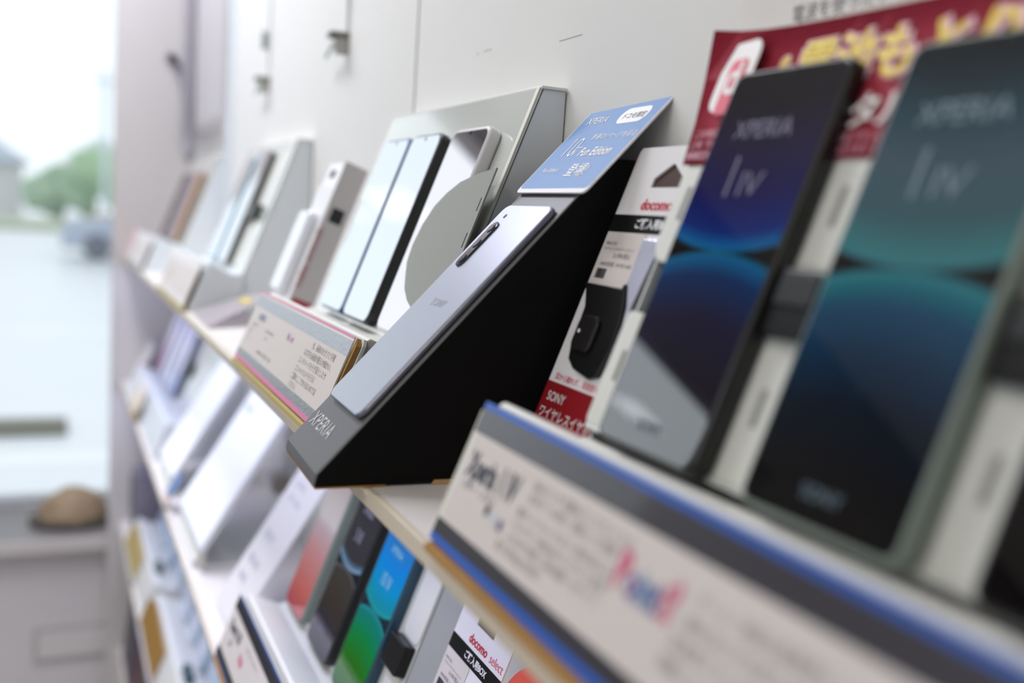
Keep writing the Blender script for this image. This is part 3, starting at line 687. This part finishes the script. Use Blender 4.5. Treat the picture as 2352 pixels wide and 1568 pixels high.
ff = Frame((-1.26, .205, -.1205+Z0), (1, 0, 0), (0, .95, .313)); prism(bm, rrect(0, 0, .05, .012, .001), ff, 0, .0006); finish('yellow_tab', bm, mat('mustard_print', (206, 188, 92), .5), lf_)

# ---- things on the wall
def cable_clip(x, z, s, label, wire=True):
    t = thing('cable_holder', label, 'cable holder', (x, YW-.01, z), 'cable holders on the wall')
    bm = bm_new(); box(bm, (x-.010*s, YW-.022*s, z-.003*s+Z0), (x+.010*s, YW, z+.004*s+Z0)); finish('clip_cap', bm, mat('clip_dark', (112, 114, 104), .5), t, .001)
    bm = bm_new(); box(bm, (x-.006*s, YW-.014*s, z-.020*s+Z0), (x+.008*s, YW, z-.003*s+Z0)); finish('clip_body', bm, mat('clip_grey', (172, 170, 166), .5), t, .001)
    fr = Frame((x-.052*s, YW-.0105, z-.020*s+Z0), (1, 0, .34), (0, 0, 1)); slab('clip_lever', rrect(0, 0, .034*s, .0045*s, .001), fr, 0, .003, mat('clip_green_grey', (176, 186, 184), .5), t)
    bm = bm_new(); box(bm, (x+.003, YW-.004, z+.004*s+Z0), (x+.0065, YW-.001, min(CE, z+.9)+Z0)); finish('wire_channel', bm, mat('clear_channel', (222, 226, 226), .3), t)
    bm = bm_new(); box(bm, (x-.010, YW-.012, z+.048*s+Z0), (x-.004, YW-.001, z+.075*s+Z0)); finish('upper_pin', bm, mat('pin_grey', (140, 148, 148), .4), t, .001)
cable_clip(-1.158, .196, 1.0, 'grey cable holder high on the wall, the nearer of the two')
cable_clip(-1.628, .193, 1.0, 'faint cable holder on the wall, the farther of the two')
bm = bm_new(); box(bm, (-.6106, YW-.0003, .1197+Z0), (-.5787, YW+.0002, .1199+Z0)); box(bm, (-.7566, YW-.0003, .1284+Z0), (-.7520, YW+.0002, .1288+Z0)); box(bm, (-.742, YW-.0003, .1290+Z0), (-.726, YW+.0002, .1292+Z0))
sc = finish('wall_scuffs', bm, mat('scuff', (176, 172, 166), .8)); settle(sc); tag(sc, 'tiny dark scuff marks on the bare wall above the grey stand', 'scuff marks')
# hanging curled paper posters at the far end
def hang_paper(x0, x1, z0, z1, amp, label, m, ph=0.):
    bm = bm_new(); nn, mm = 14, 18; rows = []
    for i in range(mm+1):
        z = z0+(z1-z0)*i/mm; r = []
        for k in range(nn+1):
            s = k/nn; x = x0+(x1-x0)*s
            y = YW-.012-amp*(.5+.5*math.cos(s*math.pi*1.3+ph))*(.5+.5*math.sin(i/mm*2.6+ph))
            r.append(bm.verts.new((x+.02*math.sin(i/mm*3), y, z+Z0)))
        rows.append(r)
    for i in range(mm):
        for k in range(nn): bm.faces.new((rows[i][k], rows[i][k+1], rows[i+1][k+1], rows[i+1][k]))
    bmesh.ops.solidify(bm, geom=bm.faces[:], thickness=.0010)
    o = finish('hanging_banner', bm, m, None, smooth=True); settle(o); return tag(o, label, 'banner', 'paper banners at the far end of the wall')
hang_paper(-2.42, -2.02, .125, 1.05, .010, 'white curled paper banner hanging on the wall beside the pale post', mat('banner_white', (246, 243, 244), .5))
hang_paper(-2.535, -2.47, .110, .95, .035, 'narrow lilac paper banner curling in the corner by the partition', mat('banner_lilac', (206, 202, 208), .5), 1.2)
bm = bm_new(); 
for k in range(10):
    a = k/9; box(bm, (-2.552, .232+.045*a, .340-.12*a*a+Z0-.02), (-2.547, .250+.045*a, .340-.12*a*a+Z0))
bmesh.ops.remove_doubles(bm, verts=bm.verts, dist=1e-6)
sw = finish('dark_swirl_sticker', bm, mat('swirl_grey', (168, 162, 172), .6)); settle(sw); tag(sw, 'dark grey curved sticker on the partition high in the corner', 'sticker')

# ================================================================== SECOND SHELF
stE = phone_stand(-.9650, -.6640, D2, 'sheet metal stand with red, dark and green phones on the second shelf', notchL=.0, notchR=.0)
lobes_dark = screen_mat('wallpaper_charcoal', [(0, (150, 190, 214)), (.05, (92, 120, 140)), (.11, (58, 58, 60)), (.5, (60, 60, 62)), (1, (46, 46, 52))],
                        [(0, (110, 120, 120)), (.04, (70, 66, 58)), (.5, (62, 56, 48)), (.7, (56, 54, 70)), (1, (34, 34, 42))], split=.50, bend=.16, wedge='1c2226', ior=1.5)
lobes_green = screen_mat('wallpaper_blue_green', [(0, (40, 170, 170)), (.06, (20, 150, 160)), (.25, (4, 150, 200)), (.5, (10, 136, 214)), (.75, (50, 130, 190)), (1, (110, 120, 130))],
                        [(0, (40, 160, 160)), (.06, (10, 132, 120)), (.3, (8, 140, 64)), (.6, (44, 122, 22)), (1, (30, 90, 36))], split=.47, bend=.16, wedge='20303a', ior=1.5)
scr_red = grad_mat('wallpaper_coral', [(0, (176, 80, 84)), (.15, (210, 112, 100)), (.4, (206, 150, 144)), (.55, (196, 178, 176)), (.6, (214, 206, 198)), (.8, (196, 186, 172)), (1, (170, 160, 156))], rough=.12)
PE = 'colourful phones on the second shelf'
phone(-.9560, D2, 'phone with a coral and cream wallpaper, leftmost on the second shelf stand', w=.068, L=.158, body=phone_sage, scr=scr_red, group=PE)
phone(-.8640, D2, 'charcoal-wallpapered phone split by a pale blue line, second shelf', w=.070, L=.158, body=phone_black, scr=lobes_dark, group=PE,
      texts=(('XPERIA', .020, .128, .0085, mat('light_lilac_print', (160, 160, 180), .5), {}), ('5 III', .024, .103, .016, mat('light_lilac_print', (160, 160, 180)), {'sx': .7}), ('SONY', .026, .018, .006, mat('light_lilac_print', (160, 160, 180)), {})))
phone(-.7740, D2, 'phone with a blue and green wallpaper, right one on the second shelf stand', w=.070, L=.158, body=mat('phone_petrol_frame', (40, 70, 86), .3), scr=lobes_green, group=PE,
      texts=(('XPERIA', .020, .122, .0085, mat('ice_print', (150, 205, 225), .5), {}), ('10 IV', .022, .095, .016, mat('ice_print', (150, 205, 225)), {'sx': .7})))
fe = SF(0, D2)
slab('raised_strip', rrect(-.6960, .0800, -.6640, .168, .006), fe, 0, .0010, base_m, stE); slab('raised_strip', rrect(-.6960, .002, -.6640, .052, .004), fe, 0, .0010, base_m, stE)
tt = thing('alarm_sensor', 'black alarm block right of the blue and green phone on the second shelf', 'alarm sensor', (-.68, .23, -.32))
slab('sensor_body', rrect(-.6970, .054, -.6645, .078, .002), fe, .0002, .010, plastic_black, tt, .001)
cE, fE = info_card(-.9640, -.6660, D2, 'dark blue-bordered information card on the second shelf', mat('navy_line_print', (40, 74, 130), .35), mat('charcoal_band_dark', (44, 44, 50), .35), 'A')
text(cE, 'Xperia 5 III', fE, .012, .0330, .0130, mat('charcoal_ink', (66, 70, 84)), h=T, sx=.8, bold=.0006)
text(cE, [('Xi', .03, .022, .008)], fE, 0, 0, 0, ink, h=T, bold=.0003); text(cE, 'Poi', fE, .075, .024, .012, pk, h=T, bold=.0005, name='point_lettering')
text(cE, [('21:9ワイドディスプレイ', .085, .040, .0045)], fE, 0, 0, 0, ink_soft, h=T)
kick(-.9640, -.6660, D2, 'brown cardboard strip below the dark blue-bordered card on the second shelf')
# second hanging pack
hp2, hf2, b02, th2 = hang_pack(-.6060, D2, .2110, .0800, .1575, 'white hanging pack with a black band under the edge of the upper shelf')
text(hp2, [('AC 06', .0405, b02-.012, .0036)], hf2, 0, 0, 0, ink_soft, h=th2+.0006)
bm = bm_new(); prism(bm, [(.050+.010*math.cos(i*.4488), b02-.024+.012*math.sin(i*.4488)) for i in range(14)], hf2, th2, .005); finish('beige_product', bm, mat('beige_part', (214, 194, 170), .5), hp2, .002)
# orange round tag beside it
og = thing('orange_disc', 'coral orange round tag just under the upper shelf edge at the bottom of the picture', 'round tag', (-.475, .225, -.447))
of = SF(-.520, D2, .2170)
bm = bm_new(); prism(bm, [(.030+.038*math.cos(i*2*math.pi/40), .103+.038*math.sin(i*2*math.pi/40)) for i in range(40)], of, .0, .003); finish('disc', bm, mat('coral_print', (232, 96, 78), .5), og, .0005)
bm = bm_new(); prism(bm, rrect(.024, -.055, .036, .06, .001), of, -.002, -.0002); finish('stem', bm, base_m, og)
# white leaflet leaning in the second shelf
TI = math.radians(58.7)
def TFr(x, y=.158, z=-.421): return Frame((x, y, z+Z0), (1, 0, 0), (0, math.cos(TI), math.sin(TI)))
lw = thing('white_leaflet', 'white printed leaflet leaning on the second shelf between the tablet and the coral phone', 'leaflet', (-1.05, .18, -.447))
lfr = TFr(-1.105, .168, -.4435)
slab('leaflet_sheet', rrect(0, 0, .108, .225, .002), lfr, 0, .0022, mat('leaflet_white', (234, 232, 232), .4), lw)
text(lw, [('カメラも', .02, .155, .010), ('スマートな', .02, .138, .010), ('使いかた', .02, .06, .012), ('5G対応', .02, .04, .010), ('ガイド', .02, .09, .014)], lfr, 0, 0, 0, mat('pale_blue_ink', (170, 180, 196), .6), h=.0026)
# two tablets
def tablet(x0, w, L, label, y=.158, z=-.421, hgt=.008, stand=True):
    t = thing('display_tablet', label, 'tablet', (x0+w/2, y+.03, z-.026), 'white-screened tablets on the second shelf')
    fr = TFr(x0, y, z)
    slab('tablet_body', rrect(0, 0, w, L, .006), fr, -hgt, 0, mat('tablet_white', (222, 224, 226), .35), t, .0015)
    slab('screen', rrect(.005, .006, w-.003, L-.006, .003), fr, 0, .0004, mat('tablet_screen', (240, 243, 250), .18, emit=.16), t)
    xprism('foot_bracket', [(y-.004, z-.0262), (y+.10, z-.0262), (y+.10, z-.0232), (y+.012, z-.0232), (y+.012, z-.010), (y+.008, z-.008), (y-.004, z-.018)], x0+.02, x0+w-.02, base_m, t, .0006)
    return t, fr
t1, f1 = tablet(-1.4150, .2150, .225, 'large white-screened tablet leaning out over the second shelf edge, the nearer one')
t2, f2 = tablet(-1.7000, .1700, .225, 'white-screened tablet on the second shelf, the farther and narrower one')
text(t1, [('ahamo', .02, .16, .02)], f1, 0, 0, 0, mat('faint_sky', (214, 226, 240), .6), h=.0008)
bc = thing('small_blue_card', 'small blue price tag between the two white tablets', 'price tag', (-1.47, .16, -.447))
slab('tag_face', rrect(0, 0, .040, .030, .001), TFr(-1.485, .152, -.423), 0, .003, mat('tag_blue', (112, 138, 180), .5), bc)
slab('tag_foot', rrect(-.012, -.022, .016, .004, .001), TFr(-1.485, .158, -.4205), -.002, .003, mat('tag_peach', (228, 206, 200), .5), bc)
wc = thing('wall_clip', 'small white plastic clip on the back wall under the upper shelf', 'clip', (-1.43, YW, -.395))
slab('clip_face', rrect(0, 0, .125, .020, .003), Frame((-1.500, YW-.0205, -.397+Z0), (1, 0, 0), (0, 0, 1)), 0, .004, mat('clip_white', (228, 222, 220), .4), wc, .001)
slab('clip_block', rrect(.08, -.008, .125, .016, .003), Frame((-1.500, YW-.0005, -.397+Z0), (1, 0, 0), (0, 0, 1)), 0, .020, mat('clip_beige', (192, 182, 166), .4), wc, .001)
# far stand of the second shelf
stF = phone_stand(-2.4150, -1.7600, D2, 'far grey stand of the second shelf with lilac-screened phones', notchL=.0, base=side_m)
PF = 'pastel phones on the far stand of the second shelf'
pc = [((190, 170, 214), (176, 120, 160), 'plum-tinted phone, leftmost on the far second shelf stand'), ((150, 168, 224), (188, 200, 224), 'light blue phone, second on the far second shelf stand'), ((186, 182, 228), (196, 204, 224), 'lilac phone, third on the far second shelf stand'), ((150, 160, 214), (120, 140, 190), 'steel blue phone, rightmost on the far second shelf stand')]
for i, (c, d, lb) in enumerate(pc):
    phone(-2.405+i*.096, D2, lb, w=.078, L=.160, body=mat('pastel_body_%d' % i, tuple(int(v*.6) for v in d), .4), scr=grad_mat('pastel_screen_%d' % i, [(0, d), (.6, (206, 208, 226)), (1, c)], rough=.2, glow=.30), group=PF)  # emission added to the screen colours to brighten these phones
tt = thing('alarm_sensor', 'black alarm block on the far stand of the second shelf', 'alarm sensor', (-2.0, .23, -.33))
slab('sensor_body', rrect(-2.022, .055, -1.985, .082, .002), fe, .0002, .008, plastic_black, tt, .001)
tt = thing('black_bracket', 'small black bracket at the foot of the steel blue phone, second shelf', 'bracket', (-2.03, .19, -.43))
slab('bracket_body', rrect(-2.075, -.034, -2.015, -.004, .003), SF(0, D2, .199), 0, .012, plastic_black, tt, .002)
slab('bracket_lip', rrect(-2.075, -.010, -2.015, -.004, .002), SF(0, D2, .199), .012, .016, plastic_black, tt, .001)
wcd = thing('white_card', 'white card with a red corner leaning before the far pastel phones', 'card', (-2.50, .19, -.447))
cf2 = Frame((-2.545, .176, -.425+Z0), (1, 0, 0), (0, .40, .92))
slab('card_sheet', rrect(0, -.020, .125, .088, .002), cf2, 0, .003, paper, wcd)
slab('red_corner', rrect(.095, .018, .125, .045, 0), cf2, .003, .0033, mat('wine_print', (150, 30, 56), .5), wcd)
bt = thing('beige_tag', 'beige pointed price card at the far end of the second shelf', 'price card', (-2.12, .15, -.447))
bfm = LF(-2.190, D2)
bm = bm_new(); prism(bm, [(0, .016), (.050, -.003), (.110, .004), (.150, .030), (.120, .062), (.045, .066), (.0, .045)], bfm, .009, .011); finish('tag_face', bm, grad_mat('beige_tag_print', [(0, (206, 184, 140)), (.4, (226, 208, 182)), (1, (234, 224, 210))]), bt)
slab('tag_base', rrect(.03, -.0035, .115, .012, .001), bfm, .0035, .009, mat('tan_base', (212, 192, 150), .6), bt)

# ================================================================== THIRD SHELF
glz = mat('icy_case', (206, 220, 234), .25)
def card_holder(x0, x1, D, label, col, lab2):
    t = thing('price_card', label, 'price card', ((x0+x1)/2, .155, -.1417+D), 'mustard price cards on the third shelf')
    fr = LF(x0, D); w = x1-x0
    slab('card_face', [(0, -.002), (w, -.002), (w, .055), (w*.25, .062), (0, .050)], fr, .001, .004, mat(col+'_card', {'mustard': (150, 112, 40), 'ochre': (206, 176, 112)}[col], .6, vary=.05), t)
    slab('holder_lip', rrect(-.002, -.0035, w+.002, .004, .001), fr, .004, .006, mat('holder_grey', (204, 206, 210), .4), t)
    slab('holder_back', rrect(-.002, -.0035, w+.002, .050, .001), fr, -.002, .001, mat('holder_grey', (204, 206, 210)), t)
card_holder(-2.36, -2.10, D3, 'light ochre price card on the third shelf, the farther of the pair', 'ochre', '')
card_holder(-1.90, -1.64, D3, 'dark mustard price card on the third shelf, the nearer of the pair', 'mustard', '')
stG = phone_stand(-2.36, -1.93, D3, 'pale blue stand behind the ochre card on the third shelf', notchL=0, sheet=glz)
stH = phone_stand(-1.88, -1.33, D3, 'pale blue stand behind the mustard card on the third shelf', notchL=0, sheet=glz)
for i, x in enumerate((-2.31, -2.21, -2.11)):
    phone(x, D3, 'icy blue flip phone, %s behind the ochre card' % ('left', 'middle', 'right')[i], w=.070, L=.145, body=mat('ice_body', (170, 190, 204), .3), scr=mat('ice_screen', (190, 206, 226), .15), group='icy blue phones on the third shelf', camera=False)
for i, x in enumerate((-1.82, -1.72, -1.62)):
    phone(x, D3, 'pale ringed phone, %s behind the mustard card' % ('left', 'middle', 'right')[i], w=.070, L=.145, body=mat('ice_body', (170, 190, 204), .3), scr=mat('ice_screen_2', (206, 216, 230), .15), group='pale phones on the third shelf', camera=False,
          texts=(('○', .012, .085, .05, mat('ring_blue', (160, 184, 204), .5), {}),))
for x, lb in ((-2.02, 'dark teal alarm block right of the icy blue phones'), (-1.53, 'dark teal alarm block right of the pale ringed phones')):
    tt = thing('alarm_sensor', lb+' on the third shelf', 'alarm sensor', (x, .19, D3-.1))
    slab('sensor_body', rrect(x-.03, -.012, x+.02, .016, .003), SF(0, D3, .195), .0, .012, mat('petrol_plastic', (38, 70, 78), .4), tt, .002)
fs = thing('figure_box', 'small dark photo box at the far end of the third shelf', 'box', (-2.44, .2, D3-.1417))
xprism('box_body', [(.17, -.1417+D3), (.28, -.1417+D3), (.28, .01+D3), (.17, .01+D3)], -2.50, -2.42, mat('photo_box', (132, 128, 140), .5, vary=.5, vscale=25), fs, .002)
xprism('dark_spine', [(.168, -.10+D3), (.170, -.10+D3), (.170, -.01+D3), (.168, -.01+D3)], -2.50, -2.46, mat('spine_brown', (74, 68, 62), .5), fs)

# ================================================================== LOWEST SHELF: dark boxed leaflets
cl = [(46, 44, 48), (78, 74, 80), (60, 44, 70), (120, 70, 66), (36, 36, 34), (88, 86, 94), (54, 50, 60), (110, 104, 112), (40, 40, 38), (70, 40, 60), (90, 84, 76), (48, 48, 50)]
nm = ['near-black', 'slate', 'plum', 'brick red', 'black', 'ash grey', 'dusk grey', 'stone grey', 'jet black', 'wine', 'taupe', 'graphite']
for i in range(12):
    x = -2.50+i*.095
    t = thing('leaflet_box', '%s leaflet box standing on the lowest shelf' % nm[i], 'box', (x+.04, .22, D4-.1417), 'leaflet boxes on the lowest shelf')
    h = .15+.03*((i*7) % 3)
    xprism('box_body', [(.156, -.1415+D4), (.26, -.1415+D4), (.26, -.1417+h+D4), (.156+.02, -.1417+h+D4)], x, x+.085, mat('leaflet_dark_%d' % i, cl[i], .5, vary=.25, vscale=40), t, .002)
    slab('spine_label', rrect(.02, .02, .065, .045, .001), Frame((x, .1556, -.1417+D4+Z0), (1, 0, 0), (0, .16, .987)), 0, .0012, mat('spine_tint_%d' % i, tuple(min(255, int(v*1.6)) for v in cl[i]), .5), t)

# ================================================================== WINDOW SILL AND OUTSIDE (haze painted in by paling outdoor colours)
st = thing('stone_ornament', 'beige dome-shaped stone on a dark base standing on the window sill', 'ornament', (-2.76, .04, WIN[2]))
bm = bm_new(); bmesh.ops.create_icosphere(bm, subdivisions=4, radius=1)
for v in bm.verts:
    n_ = noise.noise(v.co*1.8+Vector((3, 1, 2)))*.12; v.co *= 1+n_
    v.co = Vector((v.co.x*.07, v.co.y*.082, max(0, v.co.z)*.080+.016)); v.co += Vector((-2.76, .045, WIN[2]+Z0))
finish('stone_dome', bm, mat('beige_stone', (164, 142, 114), .7, vary=.25, vscale=30), st, smooth=True)
bm = bm_new(); fz = Frame((-2.76, .045, WIN[2]+Z0), (1, 0, 0), (0, 1, 0)); prism(bm, [(.088*math.cos(i*.2618), .105*math.sin(i*.2618)) for i in range(24)], fz, .0005, .018); finish('dark_base', bm, mat('dark_umber', (84, 78, 68), .6), st, .003)

GZ = -1.62
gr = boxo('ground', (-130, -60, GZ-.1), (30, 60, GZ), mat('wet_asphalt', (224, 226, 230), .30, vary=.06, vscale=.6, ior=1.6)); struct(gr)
o = boxo('parking_block', (-7.55, -1.6, GZ), (-7.15, .08, GZ+.045), mat('dark_olive_block', (112, 110, 96), .7), None, .01); settle(o); tag(o, 'dark olive kerb block lying across the parking ground outside', 'kerb block')
for i, (xx, lb) in enumerate(((-6.5, 'white painted line on the wet ground outside, the nearer one'), (-12.5, 'white painted line on the wet ground outside, the farther one'))):
    o = boxo('parking_line', (xx-.12, -6, GZ+.0005), (xx+.12, 1.6, GZ+.004), mat('line_white', (240, 242, 244), .5)); settle(o); tag(o, lb, 'painted line')
o = boxo('grass_verge', (-48, -14, GZ), (-44, 1.4, GZ+.35), mat('pale_grass', (188, 196, 172), .9, vary=.2, vscale=1), None, .15); settle(o); o['kind'] = 'stuff'; tag(o, 'pale green grass verge beyond the parking ground', 'grass')
def car(x, y, s, body, label):
    t = thing('parked_car', label, 'car', (x, y, GZ), 'cars parked outside')
    fy = Frame((x, y, GZ+Z0), (0, 1, 0), (0, 0, 1))
    prof = [(-2.1, .28), (-2.1, .75), (-1.9, .92), (-1.1, 1.0), (-.55, 1.45), (.9, 1.47), (1.6, 1.02), (2.1, .92), (2.15, .3)]
    bm = bm_new(); prism(bm, [(u*s, v*s) for u, v in prof], fy, -.82, .82); finish('car_body', bm, mat('car_'+label[:8], body, .25, coat=.8), t, .08, 3)
    bm = bm_new(); prism(bm, [(u*s, v*s) for u, v in [(-1.0, 1.0), (-.5, 1.38), (.85, 1.40), (1.45, 1.02)]], fy, -.835, .835); finish('side_windows', bm, mat('car_glass', (130, 138, 150), .1), t)
    for u in (-1.3, 1.3):
        for h in (-.7, .7):
            bm = bm_new(); prism(bm, [(u*s+.32*math.cos(i*.393), .32+.32*math.sin(i*.393)) for i in range(16)], fy, h-.14, h+.14); finish('wheel', bm, mat('hazed_tyre', (120, 124, 132), .8), t)  # tyre grey lightened to stand for haze
car(-27., 2.2, 1.0, (176, 184, 200), 'silver car parked outside, left-hand one behind the partition edge')
car(-24., 3.9, 1.0, (130, 142, 152), 'dark slate car parked outside, cut by the partition edge')
car(-33., 3.0, 1.05, (196, 150, 150), 'dusty rose car parked outside beyond the silver car')
def house(x, y, w, d, h, rh, label):
    t = thing('house', label, 'house', (x, y, GZ), 'houses far outside')
    bm = bm_new(); box(bm, (x-d/2, y-w/2, GZ+Z0), (x+d/2, y+w/2, GZ+h+Z0)); wl = finish('house_walls', bm, mat('house_wall', (214, 212, 210), .8), t)
    e = .6; z = GZ+h+Z0; bm = bm_new()
    b = [bm.verts.new(p) for p in ((x-d/2-e, y-w/2-e, z), (x+d/2+e, y-w/2-e, z), (x+d/2+e, y+w/2+e, z), (x-d/2-e, y+w/2+e, z))]
    r0 = bm.verts.new((x, y-w/4, z+rh)); r1 = bm.verts.new((x, y+w/4, z+rh))
    bm.faces.new(b[::-1]); bm.faces.new((b[1], b[2], r1, r0)); bm.faces.new((b[3], b[0], r0, r1)); bm.faces.new((b[0], b[1], r0)); bm.faces.new((b[2], b[3], r1))
    finish('roof', bm, mat('hazed_roof_slate', (178, 186, 198), .7), t)  # roof colour paled for the painted haze
    for yy in (-w*.25, w*.2):
        bm = bm_new(); box(bm, (x+d/2, y+yy-.7, GZ+2.6+Z0), (x+d/2+.06, y+yy+.7, GZ+3.8+Z0)); finish('window_pane', bm, mat('far_pane', (150, 160, 172), .3), t)
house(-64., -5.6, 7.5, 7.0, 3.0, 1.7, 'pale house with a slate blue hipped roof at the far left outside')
def tree(x, y, h, w, col, label, seed):
    t = thing('tree', label, 'tree', (x, y, GZ), 'trees beyond the parking ground')
    rnd = random.Random(seed); bm = bm_new()
    for k in range(9):
        r = w*(.28+.18*rnd.random()); c = Vector((x+rnd.uniform(-.3, .3)*w, y+rnd.uniform(-.45, .45)*w, GZ+Z0+h*(.45+.4*rnd.random())))
        mtx = Matrix.Translation(c); q = bmesh.ops.create_icosphere(bm, subdivisions=3, radius=r, matrix=mtx)
        for v in q['verts']:
            v.co += (v.co-c).normalized()*noise.noise(v.co*1.3)*r*.5
    finish('crown', bm, mat('hazed_leaf_%d' % seed, col, .9, vary=.3, vscale=1.5), t, smooth=True)  # crown greens paled, haze put into the colour
    bm = bm_new(); prism(bm, [(.18*math.cos(i*.785), .18*math.sin(i*.785)) for i in range(8)], Frame((x, y, GZ+Z0), (1, 0, 0), (0, 1, 0)), 0, h*.6); finish('trunk', bm, mat('bark', (130, 118, 104), .9), t)
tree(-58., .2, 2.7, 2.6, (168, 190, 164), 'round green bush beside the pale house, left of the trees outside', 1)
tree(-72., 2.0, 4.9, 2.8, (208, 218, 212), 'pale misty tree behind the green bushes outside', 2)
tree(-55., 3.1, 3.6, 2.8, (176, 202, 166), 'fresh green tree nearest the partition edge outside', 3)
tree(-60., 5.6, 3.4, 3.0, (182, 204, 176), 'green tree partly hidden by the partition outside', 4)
pl = thing('utility_pole', 'thin pale utility pole rising among the trees outside', 'pole', (-50., 2.0, GZ))
bm = bm_new(); prism(bm, [(.11*math.cos(i*.785), .11*math.sin(i*.785)) for i in range(8)], Frame((-50., 2.0, GZ+Z0), (1, 0, 0), (0, 1, 0)), 0, 7.2); finish('pole_shaft', bm, mat('pole_pale', (208, 216, 224), .7), pl)
bm = bm_new(); box(bm, (-50.06, 1.3, GZ+6.6+Z0), (-49.94, 2.7, GZ+6.72+Z0)); finish('crossarm', bm, mat('pole_pale', (208, 216, 224)), pl)
